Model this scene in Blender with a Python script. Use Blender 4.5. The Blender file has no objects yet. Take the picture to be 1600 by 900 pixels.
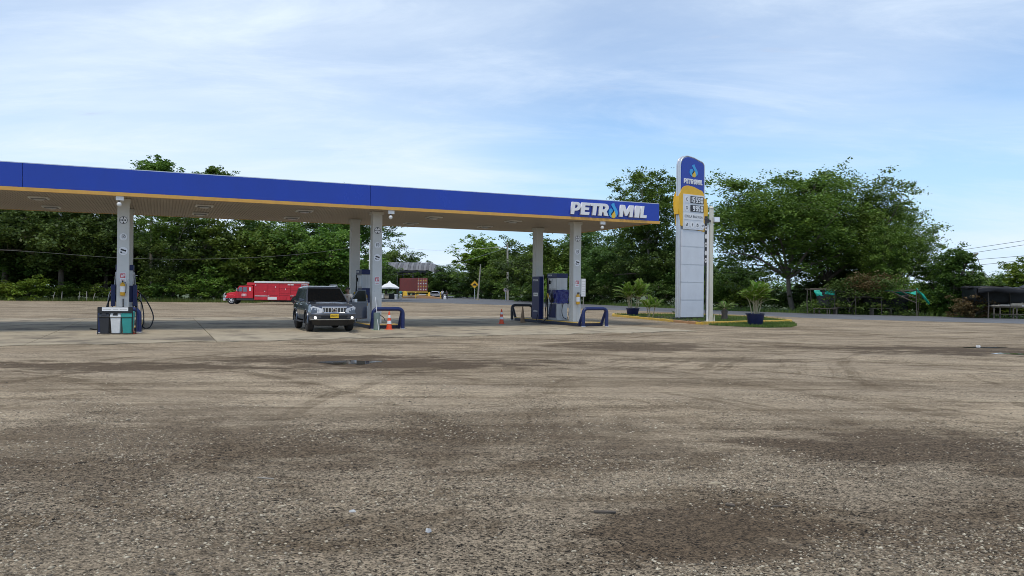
import bpy, bmesh, math, random
import numpy as np
from mathutils import Vector, Matrix, Euler
R = math.radians
sc = bpy.context.scene
C = sc.collection

# ------------------------------------------------------------------ camera
EYE = 1.65
FPX = 1220.4            # focal length in pixels of a 1600 px wide frame
PITCH, ROLL = 0.0035, 0.0093
cam = bpy.data.objects.new('camera', bpy.data.cameras.new('camera'))
C.objects.link(cam)
cam.data.sensor_width = 36
cam.data.lens = FPX / 1600 * 36
cam.data.clip_end = 8000
cam.data.clip_start = 0.1
cam.matrix_world = Matrix.Translation((0, 0, EYE)) @ Matrix.Rotation(R(90) + PITCH, 4, 'X') @ Matrix.Rotation(ROLL, 4, 'Z')
sc.camera = cam

# ------------------------------------------------------------------ sky and sun
SUN_EL, SUN_AZ = R(66), R(205)      # azimuth from +Y (north) clockwise: behind the camera, a little left
w = bpy.data.worlds.new('World'); sc.world = w; w.use_nodes = True
nt = w.node_tree; N = nt.nodes; L = nt.links; N.clear()
out = N.new('ShaderNodeOutputWorld'); bg = N.new('ShaderNodeBackground')
sky = N.new('ShaderNodeTexSky'); sky.sky_type = 'NISHITA'; sky.sun_disc = False
sky.sun_elevation = SUN_EL; sky.sun_rotation = SUN_AZ
sky.air_density = 1.0; sky.dust_density = 0.0; sky.ozone_density = 4.0; sky.altitude = 20
tc = N.new('ShaderNodeTexCoord'); sep = N.new('ShaderNodeSeparateXYZ'); L.new(tc.outputs['Generated'], sep.inputs[0])
def wmath(op, a, b=None):
    n = N.new('ShaderNodeMath'); n.operation = op
    for i, v in enumerate((a, b)):
        if v is None: continue
        if isinstance(v, (int, float)): n.inputs[i].default_value = v
        else: L.new(v, n.inputs[i])
    return n.outputs[0]
zc = wmath('ADD', wmath('MAXIMUM', sep.outputs['Z'], 0.0), 0.16)
comb = N.new('ShaderNodeCombineXYZ')
L.new(wmath('DIVIDE', sep.outputs['X'], zc), comb.inputs[0]); L.new(wmath('DIVIDE', sep.outputs['Y'], zc), comb.inputs[1])
def wnoise(scale, detail, rough, loc, rz, sx, sy, dist=0.0):
    mp = N.new('ShaderNodeMapping'); L.new(comb.outputs[0], mp.inputs[0])
    mp.inputs['Location'].default_value = loc; mp.inputs['Rotation'].default_value = (0, 0, R(rz)); mp.inputs['Scale'].default_value = (sx, sy, 1)
    n = N.new('ShaderNodeTexNoise'); n.inputs['Scale'].default_value = scale; n.inputs['Detail'].default_value = detail
    n.inputs['Roughness'].default_value = rough; n.inputs['Distortion'].default_value = dist
    L.new(mp.outputs[0], n.inputs['Vector']); return n.outputs['Fac']
def wramp(v, lo, hi, a=0.0, b=1.0):
    m = N.new('ShaderNodeMapRange'); m.interpolation_type = 'SMOOTHSTEP'
    L.new(v, m.inputs[0]); m.inputs[1].default_value = lo; m.inputs[2].default_value = hi
    m.inputs[3].default_value = a; m.inputs[4].default_value = b; return m.outputs[0]
veil = wramp(wnoise(0.34, 2, 0.45, (12.2, 4.4, 0), 25, 1.0, 0.7, 0.2), 0.34, 0.60)
wisp = wramp(wnoise(0.85, 9, 0.60, (2.0, 7.0, 0), -24, 0.5, 1.25, 0.35), 0.38, 0.74)
fine = wramp(wnoise(2.2, 10, 0.66, (5.0, 1.0, 0), -30, 0.55, 1.2, 0.5), 0.40, 0.74, -0.3, 1.0)
puff = wramp(wnoise(2.6, 7, 0.6, (8.0, 3.0, 3), 0, 0.7, 1.7, 0.2), 0.65, 0.76, 0.0, 0.5)
cover = wmath('MINIMUM', wmath('ADD', wmath('ADD', wmath('MULTIPLY', veil, 0.60), wmath('MULTIPLY', wisp, 0.36)), wmath('MULTIPLY', fine, 0.22)), 0.96)
low = wramp(sep.outputs['Z'], 0.02, 0.27, 0.88, 0.0)      # thin haze layer seen edge-on towards the horizon
scl = N.new('ShaderNodeVectorMath'); scl.operation = 'SCALE'; L.new(sky.outputs[0], scl.inputs[0]); scl.inputs['Scale'].default_value = 0.15
mx0 = N.new('ShaderNodeMix'); mx0.data_type = 'RGBA'; L.new(low, mx0.inputs[0]); L.new(scl.outputs[0], mx0.inputs[6]); mx0.inputs[7].default_value = (0.43, 0.66, 0.90, 1)
mx = N.new('ShaderNodeMix'); mx.data_type = 'RGBA'; L.new(cover, mx.inputs[0])
L.new(mx0.outputs[2], mx.inputs[6]); mx.inputs[7].default_value = (0.73, 0.84, 0.975, 1)
mx2 = N.new('ShaderNodeMix'); mx2.data_type = 'RGBA'; L.new(puff, mx2.inputs[0])
L.new(mx.outputs[2], mx2.inputs[6]); mx2.inputs[7].default_value = (0.50, 0.58, 0.74, 1)
L.new(mx2.outputs[2], bg.inputs['Color']); bg.inputs['Strength'].default_value = 1.14
L.new(bg.outputs[0], out.inputs[0])

sun = bpy.data.objects.new('sun', bpy.data.lights.new('sun', 'SUN')); C.objects.link(sun)
sun.data.energy = 2.3; sun.data.angle = R(18); sun.data.color = (1.0, 0.92, 0.79)
sd = Vector((math.sin(SUN_AZ) * math.cos(SUN_EL), math.cos(SUN_AZ) * math.cos(SUN_EL), math.sin(SUN_EL)))
sun.rotation_euler = sd.to_track_quat('Z', 'Y').to_euler()
sc.cycles.filter_width = 0.95
vs = sc.view_settings; vs.view_transform = 'Standard'; vs.look = 'None'; vs.gamma = 1; vs.exposure = 0.0; vs.use_curve_mapping = False

# ------------------------------------------------------------------ helpers: where things stand
def ray(px, py):
    return (cam.matrix_world.to_3x3() @ Vector(((px - 800) / FPX, -(py - 450) / FPX, -1)))
def G(px, py, z=0.0):
    d = ray(px, py); t = (z - EYE) / d.z; return Vector((d.x * t, d.y * t, z))
def AT(px, py, Y):
    d = ray(px, py); t = Y / d.y; return Vector((d.x * t, Y, EYE + d.z * t))
def GX(px, Y):                       # ground point at depth Y under image column px
    return Vector((AT(px, 455, Y).x, Y, 0))
# canopy frame
KA = 0.422; K0 = Vector((7.095, 37.80, 0)); U = Vector((math.cos(KA), math.sin(KA), 0)); V = Vector((-math.sin(KA), math.cos(KA), 0))
KH, KF, KD = 4.95, 0.96, 8.65
COLV, COLSEP, COLU, COLSP = 1.70, 4.13, -3.67, 9.81
def W(u, v, z=0.0): p = K0 + U * u + V * v; p.z = z; return p
def on_fascia(px, py):
    d = ray(px, py); o = Vector((0, 0, EYE)); t = (K0 - o).dot(V) / d.dot(V); p = o + d * t
    return (p - K0).dot(U), p.z

# ------------------------------------------------------------------ materials
M = {}
def mat(name, col, rough=0.6, metal=0.0, var=0.12, scale=3.0, bump=0.0, bscale=60.0, col2=None, thr=None, spec=0.5, emit=None, coat=0.0, c2scale=None, stretch=None, detail=5):
    m = bpy.data.materials.new(name); m.use_nodes = True; M[name] = m
    n = m.node_tree.nodes; l = m.node_tree.links; b = n['Principled BSDF']
    b.inputs['Roughness'].default_value = rough; b.inputs['Metallic'].default_value = metal
    b.inputs['Specular IOR Level'].default_value = spec; b.inputs['Coat Weight'].default_value = coat
    t = n.new('ShaderNodeTexCoord')
    vec = t.outputs['Object']
    if stretch:
        mp = n.new('ShaderNodeMapping'); mp.inputs['Scale'].default_value = stretch; l.new(vec, mp.inputs[0]); vec = mp.outputs[0]
    nz = n.new('ShaderNodeTexNoise'); nz.inputs['Scale'].default_value = scale; nz.inputs['Detail'].default_value = detail; nz.inputs['Roughness'].default_value = 0.62
    l.new(vec, nz.inputs['Vector'])
    mr = n.new('ShaderNodeMapRange'); mr.inputs[1].default_value = 0.28; mr.inputs[2].default_value = 0.72
    mr.inputs[3].default_value = 1 - var; mr.inputs[4].default_value = 1 + var; l.new(nz.outputs['Fac'], mr.inputs[0])
    mul = n.new('ShaderNodeVectorMath'); mul.operation = 'SCALE'; mul.inputs[0].default_value = col[:3]; l.new(mr.outputs[0], mul.inputs['Scale'])
    src = mul.outputs[0]
    if col2 is not None:
        nz2 = n.new('ShaderNodeTexNoise'); nz2.inputs['Scale'].default_value = c2scale or scale * 2; nz2.inputs['Detail'].default_value = 7; nz2.inputs['Roughness'].default_value = 0.65
        l.new(vec, nz2.inputs['Vector'])
        r2 = n.new('ShaderNodeMapRange'); r2.interpolation_type = 'SMOOTHSTEP'; r2.inputs[1].default_value = thr[0]; r2.inputs[2].default_value = thr[1]; l.new(nz2.outputs['Fac'], r2.inputs[0])
        mm = n.new('ShaderNodeMix'); mm.data_type = 'RGBA'; l.new(r2.outputs[0], mm.inputs[0]); l.new(src, mm.inputs[6]); mm.inputs[7].default_value = (*col2[:3], 1)
        src = mm.outputs[2]
    l.new(src, b.inputs['Base Color'])
    rr = n.new('ShaderNodeMapRange'); rr.inputs[3].default_value = max(0.02, rough - 0.08); rr.inputs[4].default_value = min(1, rough + 0.1); l.new(nz.outputs['Fac'], rr.inputs[0]); l.new(rr.outputs[0], b.inputs['Roughness'])
    if bump:
        nb = n.new('ShaderNodeTexNoise'); nb.inputs['Scale'].default_value = bscale; nb.inputs['Detail'].default_value = 4; l.new(t.outputs['Object'], nb.inputs['Vector'])
        bp = n.new('ShaderNodeBump'); bp.inputs['Strength'].default_value = bump; bp.inputs['Distance'].default_value = 0.02; l.new(nb.outputs['Fac'], bp.inputs['Height']); l.new(bp.outputs[0], b.inputs['Normal'])
    if emit:
        b.inputs['Emission Color'].default_value = (*emit[:3], 1); b.inputs['Emission Strength'].default_value = emit[3]
    return m
mat('fascia_blue', (0.006, 0.043, 0.38), 0.24, var=0.12, scale=0.5, spec=0.5, bump=0.25, bscale=0.7, stretch=(1, 1, 0.4))
mat('logo_blue', (0.05, 0.36, 0.72), 0.35)
mat('logo_yellow', (0.80, 0.52, 0.05), 0.4)
mat('trim_yellow', (0.66, 0.36, 0.075), 0.45, var=0.1)
mat('bright_yellow', (0.82, 0.46, 0.02), 0.4, var=0.08)
mat('paint_yellow', (0.62, 0.40, 0.06), 0.7, var=0.2, col2=(0.25, 0.21, 0.15), thr=(0.55, 0.68), c2scale=7)
mat('letter_white', (0.80, 0.80, 0.80), 0.4, var=0.03)
mat('white_paint', (0.74, 0.74, 0.72), 0.5, var=0.08, scale=4)
mat('sign_grey', (0.70, 0.72, 0.75), 0.42, var=0.06, scale=1.2, col2=(0.36, 0.38, 0.42), thr=(0.66, 0.76), c2scale=4)
mat('column_grey', (0.60, 0.60, 0.57), 0.55, var=0.07, scale=1.5, col2=(0.36, 0.35, 0.32), thr=(0.60, 0.78), c2scale=3)
mat('soffit', (0.37, 0.31, 0.24), 0.55, var=0.10, scale=0.7)
mat('alu', (0.62, 0.63, 0.65), 0.38, 0.7, var=0.08)
mat('cable', (0.16, 0.165, 0.15), 0.6)
mat('chrome', (0.8, 0.8, 0.82), 0.12, 1.0, var=0.03)
mat('dark_metal', (0.05, 0.05, 0.055), 0.5, 0.3)
mat('black', (0.012, 0.012, 0.013), 0.5)
mat('rubber', (0.018, 0.018, 0.019), 0.8, var=0.25, scale=8, bump=0.2, bscale=30)
mat('hose', (0.012, 0.012, 0.013), 0.42)
mat('navy', (0.008, 0.017, 0.095), 0.4, var=0.2, scale=5, col2=(0.06, 0.065, 0.10), thr=(0.60, 0.75), c2scale=9)
mat('navy_plastic', (0.010, 0.016, 0.16), 0.18, var=0.15, scale=6, bump=0.9, bscale=7)
mat('pipe_blue', (0.010, 0.021, 0.10), 0.38, var=0.2, scale=6, col2=(0.16, 0.15, 0.15), thr=(0.66, 0.76), c2scale=10)
mat('pipe_black', (0.02, 0.022, 0.03), 0.45, var=0.2, scale=6)
mat('panel_light', (0.50, 0.51, 0.52), 0.35, 0.35, var=0.12, scale=3, stretch=(1, 1, 0.25))
mat('red_sign', (0.55, 0.02, 0.04), 0.5)
mat('cone_orange', (0.75, 0.085, 0.02), 0.5, var=0.12, scale=5)
mat('cone_old', (0.30, 0.20, 0.12), 0.8, var=0.25, scale=8)
mat('bin_black', (0.03, 0.032, 0.038), 0.45, var=0.15)
mat('bin_white', (0.68, 0.69, 0.68), 0.45, var=0.1, scale=5)
mat('bin_teal', (0.03, 0.30, 0.27), 0.45, var=0.12, scale=5)
mat('extinguisher_yellow', (0.68, 0.36, 0.02), 0.35)
mat('car_paint', (0.080, 0.093, 0.120), 0.22, 0.35, var=0.1, coat=0.7)
mat('car_silver', (0.58, 0.61, 0.65), 0.25, 0.6)  # silver trim; on the SUV roof it paints in reflected sky
mat('glass_dark', (0.004, 0.005, 0.006), 0.06, spec=0.3, var=0.02)
mat('glass_sky_sheen', (0.16, 0.20, 0.25), 0.06, 0.55, spec=0.8, var=0.02)  # window glass with reflected sky painted into its colour
mat('lamp_lens', (0.78, 0.80, 0.84), 0.12, 0.2, var=0.05)
mat('fog_lit', (0.9, 0.9, 0.9), 0.3, emit=(1, 0.97, 0.92, 1.6))
mat('plate_yellow', (0.82, 0.52, 0.02), 0.4)
mat('truck_red', (0.56, 0.02, 0.035), 0.42, var=0.16, scale=1.5, col2=(0.70, 0.60, 0.60), thr=(0.725, 0.76), c2scale=2.6)
mat('truck_red_plain', (0.58, 0.016, 0.03), 0.35, var=0.1)
mat('container_red', (0.20, 0.035, 0.03), 0.6, var=0.2, scale=1.2)
mat('concrete', (0.37, 0.305, 0.205), 0.85, var=0.2, scale=0.7, bump=0.25, bscale=30, col2=(0.13, 0.104, 0.07), thr=(0.42, 0.68), c2scale=0.55)
mat('concrete_pale', (0.40, 0.335, 0.23), 0.85, var=0.15, scale=2, bump=0.2, bscale=30, col2=(0.20, 0.165, 0.115), thr=(0.45, 0.70), c2scale=0.9)
mat('asphalt', (0.115, 0.118, 0.125), 0.85, var=0.2, scale=0.6, bump=0.2, bscale=20, stretch=(1, 0.4, 1))
mat('rust_roof', (0.19, 0.19, 0.195), 0.5, 0.2, var=0.25, scale=0.8, col2=(0.13, 0.10, 0.085), thr=(0.5, 0.75))
mat('roof_dark', (0.11, 0.11, 0.115), 0.5, 0.2, var=0.25, scale=0.8)
mat('bark', (0.14, 0.115, 0.09), 0.9, var=0.3, scale=4, bump=0.5, bscale=14)
mat('bark_pale', (0.27, 0.245, 0.20), 0.9, var=0.3, scale=4, bump=0.5, bscale=14)
mat('stick_dark', (0.085, 0.070, 0.055), 0.9, var=0.35, scale=6, bump=0.3, bscale=20)
mat('kerb_dark', (0.008, 0.011, 0.035), 0.5, var=0.25, scale=4, col2=(0.06, 0.055, 0.05), thr=(0.58, 0.72), c2scale=6)
mat('wood_grey', (0.10, 0.085, 0.07), 0.9, var=0.3, scale=6, bump=0.3, bscale=20)
mat('wood_post', (0.36, 0.33, 0.28), 0.9, var=0.25, scale=5)
mat('tarp_black', (0.011, 0.011, 0.013), 0.55, var=0.2, bump=0.6, bscale=4)
mat('tarp_green', (0.02, 0.45, 0.33), 0.5, var=0.2, scale=3, bump=0.4, bscale=5)
mat('tent_white', (0.78, 0.78, 0.77), 0.6, var=0.05)
mat('skin', (0.22, 0.12, 0.08), 0.55, var=0.08)
mat('hair', (0.012, 0.01, 0.009), 0.6)
mat('shirt_cream', (0.55, 0.51, 0.45), 0.85); mat('shirt_white', (0.68, 0.68, 0.68), 0.85); mat('shirt_dark', (0.05, 0.05, 0.06), 0.85); mat('shirt_teal', (0.04, 0.26, 0.28), 0.85)
mat('trousers', (0.03, 0.035, 0.05), 0.85)
mat('pot_navy', (0.012, 0.018, 0.075), 0.4, var=0.2, scale=6)
mat('soil', (0.05, 0.035, 0.025), 0.95, var=0.3, scale=15, bump=0.6, bscale=40)
mat('cane', (0.42, 0.37, 0.22), 0.6, var=0.2)
mat('sack', (0.42, 0.36, 0.27), 0.9, var=0.25, scale=6, bump=0.4, bscale=25)
mat('paper', (0.55, 0.55, 0.54), 0.7, var=0.06)
mat('produce', (0.16, 0.16, 0.035), 0.7, var=0.4, scale=9)
mat('bucket_green', (0.20, 0.26, 0.23), 0.5, var=0.15)
mat('mint', (0.28, 0.46, 0.30), 0.6)
mat('orange_dirt', (0.45, 0.25, 0.12), 0.9)

def leaf_mat(name, c1, c2, trans=0.3, sat=1.0):
    m = bpy.data.materials.new(name); m.use_nodes = True; M[name] = m
    n = m.node_tree.nodes; l = m.node_tree.links; b = n['Principled BSDF']; o = n['Material Output']
    g = n.new('ShaderNodeNewGeometry'); oi = n.new('ShaderNodeObjectInfo')
    t = n.new('ShaderNodeTexCoord'); nz = n.new('ShaderNodeTexNoise'); nz.inputs['Scale'].default_value = 0.55; nz.inputs['Detail'].default_value = 2; l.new(t.outputs['Object'], nz.inputs['Vector'])
    ad = n.new('ShaderNodeMath'); ad.operation = 'MULTIPLY_ADD'; l.new(g.outputs['Random Per Island'], ad.inputs[0]); ad.inputs[1].default_value = 0.6
    mr = n.new('ShaderNodeMapRange'); mr.inputs[1].default_value = 0.3; mr.inputs[2].default_value = 0.7; mr.inputs[3].default_value = -0.15; mr.inputs[4].default_value = 0.55; l.new(nz.outputs['Fac'], mr.inputs[0]); l.new(mr.outputs[0], ad.inputs[2])
    mm = n.new('ShaderNodeMix'); mm.data_type = 'RGBA'; l.new(ad.outputs[0], mm.inputs[0]); mm.inputs[6].default_value = (*c1, 1); mm.inputs[7].default_value = (*c2, 1)
    hs = n.new('ShaderNodeHueSaturation'); l.new(mm.outputs[2], hs.inputs['Color']); hs.inputs['Saturation'].default_value = sat
    v = n.new('ShaderNodeMapRange'); v.inputs[3].default_value = 0.8; v.inputs[4].default_value = 1.2; l.new(oi.outputs['Random'], v.inputs[0]); l.new(v.outputs[0], hs.inputs['Value'])
    h = n.new('ShaderNodeMapRange'); h.inputs[3].default_value = 0.485; h.inputs[4].default_value = 0.515; l.new(oi.outputs['Random'], h.inputs[0]); l.new(h.outputs[0], hs.inputs['Hue'])
    l.new(hs.outputs[0], b.inputs['Base Color']); b.inputs['Roughness'].default_value = 0.5; b.inputs['Specular IOR Level'].default_value = 0.3
    tr = n.new('ShaderNodeBsdfTranslucent'); l.new(hs.outputs[0], tr.inputs['Color'])
    ms = n.new('ShaderNodeMixShader'); ms.inputs[0].default_value = trans; l.new(b.outputs[0], ms.inputs[1]); l.new(tr.outputs[0], ms.inputs[2]); l.new(ms.outputs[0], o.inputs['Surface'])
    return m
leaf_mat('leaf_dark', (0.048, 0.094, 0.020), (0.120, 0.195, 0.036))
leaf_mat('leaf_mid', (0.062, 0.125, 0.018), (0.175, 0.265, 0.040))
leaf_mat('leaf_light', (0.095, 0.175, 0.018), (0.24, 0.32, 0.040))
leaf_mat('leaf_palm', (0.075, 0.165, 0.016), (0.21, 0.30, 0.035))
leaf_mat('leaf_vine', (0.042, 0.11, 0.016), (0.11, 0.215, 0.030))
leaf_mat('leaf_brown', (0.10, 0.085, 0.03), (0.22, 0.13, 0.06))
leaf_mat('grass', (0.065, 0.12, 0.022), (0.17, 0.22, 0.05))

# ------------------------------------------------------------------ helpers: geometry
class MB:
    def __init__(s): s.v = []; s.f = []; s.fm = []
    def add(s, verts, faces, mi=0):
        o = len(s.v); s.v += [tuple(p) for p in verts]; s.f += [tuple(i + o for i in f) for f in faces]; s.fm += [mi] * len(faces); return s
    def box(s, x0, x1, y0, y1, z0, z1, mi=0, mtx=None):
        vs_ = [(x, y, z) for z in (z0, z1) for y in (y0, y1) for x in (x0, x1)]
        if mtx is not None: vs_ = [mtx @ Vector(p) for p in vs_]
        return s.add(vs_, [(0, 2, 3, 1), (4, 5, 7, 6), (0, 1, 5, 4), (2, 6, 7, 3), (0, 4, 6, 2), (1, 3, 7, 5)], mi)
    def cyl(s, p0, p1, r0, r1=None, seg=12, mi=0, caps=True):
        return s.tube([p0, p1], [r0, r0 if r1 is None else r1], seg, mi, caps)
    def tube(s, pts, rad, seg=8, mi=0, caps=True):
        pts = [Vector(p) for p in pts]; n = len(pts)
        if isinstance(rad, (int, float)): rad = [rad] * n
        vs_ = []; prev = None
        for i, p in enumerate(pts):
            d = (pts[min(i + 1, n - 1)] - pts[max(i - 1, 0)]).normalized()
            if prev is None: a = d.orthogonal().normalized()
            else:
                a = prev - d * prev.dot(d)
                a = a.normalized() if a.length > 1e-6 else d.orthogonal().normalized()
            prev = a; b = d.cross(a)
            for k in range(seg):
                t = 2 * math.pi * k / seg; vs_.append(p + (a * math.cos(t) + b * math.sin(t)) * rad[i])
        fs = [(i * seg + k, i * seg + (k + 1) % seg, (i + 1) * seg + (k + 1) % seg, (i + 1) * seg + k) for i in range(n - 1) for k in range(seg)]
        if caps: fs += [tuple(range(seg))[::-1], tuple((n - 1) * seg + k for k in range(seg))]
        return s.add(vs_, fs, mi)
    def lathe(s, prof, seg=16, mi=0, center=(0, 0, 0), caps=True, sx=1, sy=1):
        cx, cy, cz = center; vs_ = []
        for r, z in prof:
            for k in range(seg):
                t = 2 * math.pi * k / seg; vs_.append((cx + r * sx * math.cos(t), cy + r * sy * math.sin(t), cz + z))
        n = len(prof)
        fs = [(i * seg + k, i * seg + (k + 1) % seg, (i + 1) * seg + (k + 1) % seg, (i + 1) * seg + k) for i in range(n - 1) for k in range(seg)]
        if caps: fs += [tuple(range(seg))[::-1], tuple((n - 1) * seg + k for k in range(seg))]
        return s.add(vs_, fs, mi)
    def prism(s, poly, y0, y1, mi=0, plane='xz'):
        n = len(poly)
        def P(a, b, t): return {'xz': (a, t, b), 'yz': (t, a, b), 'xy': (a, b, t)}[plane]
        vs_ = [P(a, b, y0) for a, b in poly] + [P(a, b, y1) for a, b in poly]
        fs = [tuple(range(n)), tuple(range(2 * n - 1, n - 1, -1))] + [(i, n + i, n + (i + 1) % n, (i + 1) % n) for i in range(n)]
        return s.add(vs_, fs, mi)
    def ball(s, c, rx, ry, rz, seg=10, rings=7, mi=0):
        prof = [(max(0.02, math.sin(math.pi * i / rings)), -math.cos(math.pi * i / rings)) for i in range(rings + 1)]
        o = len(s.v); s.lathe(prof, seg, mi)
        for i in range(o, len(s.v)):
            x, y, z = s.v[i]; s.v[i] = (c[0] + x * rx, c[1] + y * ry, c[2] + z * rz)
        return s
    def loft(s, secs, mi=0, close=False):
        n = len(secs[0]); vs_ = [p for sct in secs for p in sct]
        fs = [(i * n + k, i * n + k + 1, (i + 1) * n + k + 1, (i + 1) * n + k) for i in range(len(secs) - 1) for k in range(n - 1)]
        if close:
            fs += [(i * n + n - 1, i * n, (i + 1) * n, (i + 1) * n + n - 1) for i in range(len(secs) - 1)]
            fs += [tuple(range(n))[::-1], tuple((len(secs) - 1) * n + k for k in range(n))]
        return s.add(vs_, fs, mi)
    def mesh(s, name):
        me = bpy.data.meshes.new(name); me.from_pydata(s.v, [], s.f)
        if any(s.fm): me.polygons.foreach_set('material_index', s.fm)
        bm = bmesh.new(); bm.from_mesh(me); bmesh.ops.recalc_face_normals(bm, faces=bm.faces); bm.to_mesh(me); bm.free()
        return me
    def build(s, name, mats, parent=None, smooth=None, bevel=0):
        me = s.mesh(name); return obj(name, me, mats, parent, smooth, bevel)
def obj(name, me, mats, parent=None, smooth=None, bevel=0):
    o = bpy.data.objects.new(name, me); C.objects.link(o)
    if mats is not None:
        for m in ([mats] if isinstance(mats, str) else mats): me.materials.append(M[m])
    if parent is not None: o.parent = parent
    if smooth is not None:
        me.shade_smooth(); me.set_sharp_from_angle(angle=R(smooth))
    if bevel:
        b = o.modifiers.new('bevel', 'BEVEL'); b.width = bevel; b.segments = 2; b.limit_method = 'ANGLE'; b.angle_limit = R(40)
    return o
def tag(o, label, cat, group=None, kind=None):
    if label: o['label'] = label
    if cat: o['category'] = cat
    if group: o['group'] = group
    if kind: o['kind'] = kind
    return o
def thing(name, label, cat, loc=(0, 0, 0), rz=0.0, group=None):
    o = bpy.data.objects.new(name, None); C.objects.link(o); o.empty_display_size = 0.3
    o.location = loc; o.rotation_euler = (0, 0, rz); return tag(o, label, cat, group)
def struct(o): o['kind'] = 'structure'; return o
def copy_tree(o, parent=None):
    c = o.copy(); C.objects.link(c); c.parent = parent
    for ch in list(o.children): copy_tree(ch, c)
    return c
def quads_mesh(name, co, nper=4):
    co = np.asarray(co, np.float32).reshape(-1, 3); nv = len(co); nf = nv // nper
    me = bpy.data.meshes.new(name); me.vertices.add(nv); me.vertices.foreach_set('co', co.ravel())
    me.loops.add(nv); me.loops.foreach_set('vertex_index', np.arange(nv, dtype=np.int32))
    me.polygons.add(nf); me.polygons.foreach_set('loop_start', np.arange(0, nv, nper, dtype=np.int32))
    me.update(calc_edges=True); return me
def curve_mesh(name, loops, ext=0.0, bev=0.0):
    cu = bpy.data.curves.new(name, 'CURVE'); cu.dimensions = '2D'; cu.fill_mode = 'BOTH'; cu.extrude = ext; cu.bevel_depth = bev
    for lp in loops:
        sp = cu.splines.new('POLY'); sp.points.add(len(lp) - 1); sp.use_cyclic_u = True
        for i, (x, y) in enumerate(lp): sp.points[i].co = (x, y, 0, 1)
    return _from_curve(name, cu)
def _from_curve(name, cu):
    o = bpy.data.objects.new(name, cu); me = bpy.data.meshes.new_from_object(o); me.name = name
    bpy.data.objects.remove(o); bpy.data.curves.remove(cu); me.materials.clear(); return me
def text_mesh(name, s, size, ext=0.003, bold=0.0, shear=0.0, align='CENTER'):
    cu = bpy.data.curves.new(name, 'FONT'); cu.body = s; cu.size = size; cu.extrude = ext; cu.offset = bold * size; cu.shear = shear; cu.align_x = align; cu.align_y = 'CENTER'
    return _from_curve(name, cu)
STAND = Matrix.Rotation(R(90), 4, 'X')          # xy drawing -> standing, readable from -y
SIDE = Matrix.Rotation(R(-90), 4, 'Z') @ STAND   # readable from -x
def mark(name, me, m, parent, loc, side=False):
    o = obj(name, me, m, parent); o.matrix_local = Matrix.Translation(loc) @ (SIDE if side else STAND); return o
def arc(cx, cy, r, a0, a1, n=8, ry=None):
    return [(cx + r * math.cos(R(a0 + (a1 - a0) * i / n)), cy + (ry or r) * math.sin(R(a0 + (a1 - a0) * i / n))) for i in range(n + 1)]
def smooth_path(pts, n=6):
    pts = [Vector(p) for p in pts]; o = []
    for i in range(len(pts) - 1):
        p0, p1, p2, p3 = pts[max(i - 1, 0)], pts[i], pts[i + 1], pts[min(i + 2, len(pts) - 1)]
        for k in range(n):
            t = k / n; o.append(0.5 * ((2 * p1) + (p2 - p0) * t + (2 * p0 - 5 * p1 + 4 * p2 - p3) * t * t + (3 * p1 - p0 - 3 * p2 + p3) * t ** 3))
    o.append(pts[-1]); return o
# ================================================================== SETTING
# ---- terrain
def leafy_ground():
    m = mat('terrain_green', (0.075, 0.105, 0.035), 0.95, var=0.35, scale=0.25, col2=(0.16, 0.13, 0.08), thr=(0.5, 0.75), c2scale=0.12)
leafy_ground()
o = MB().add([(-3000, -300, -0.03), (3000, -300, -0.03), (3000, 5000, -0.03), (-3000, 5000, -0.03)], [(0, 1, 2, 3)]).build('terrain', 'terrain_green'); struct(o)

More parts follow.
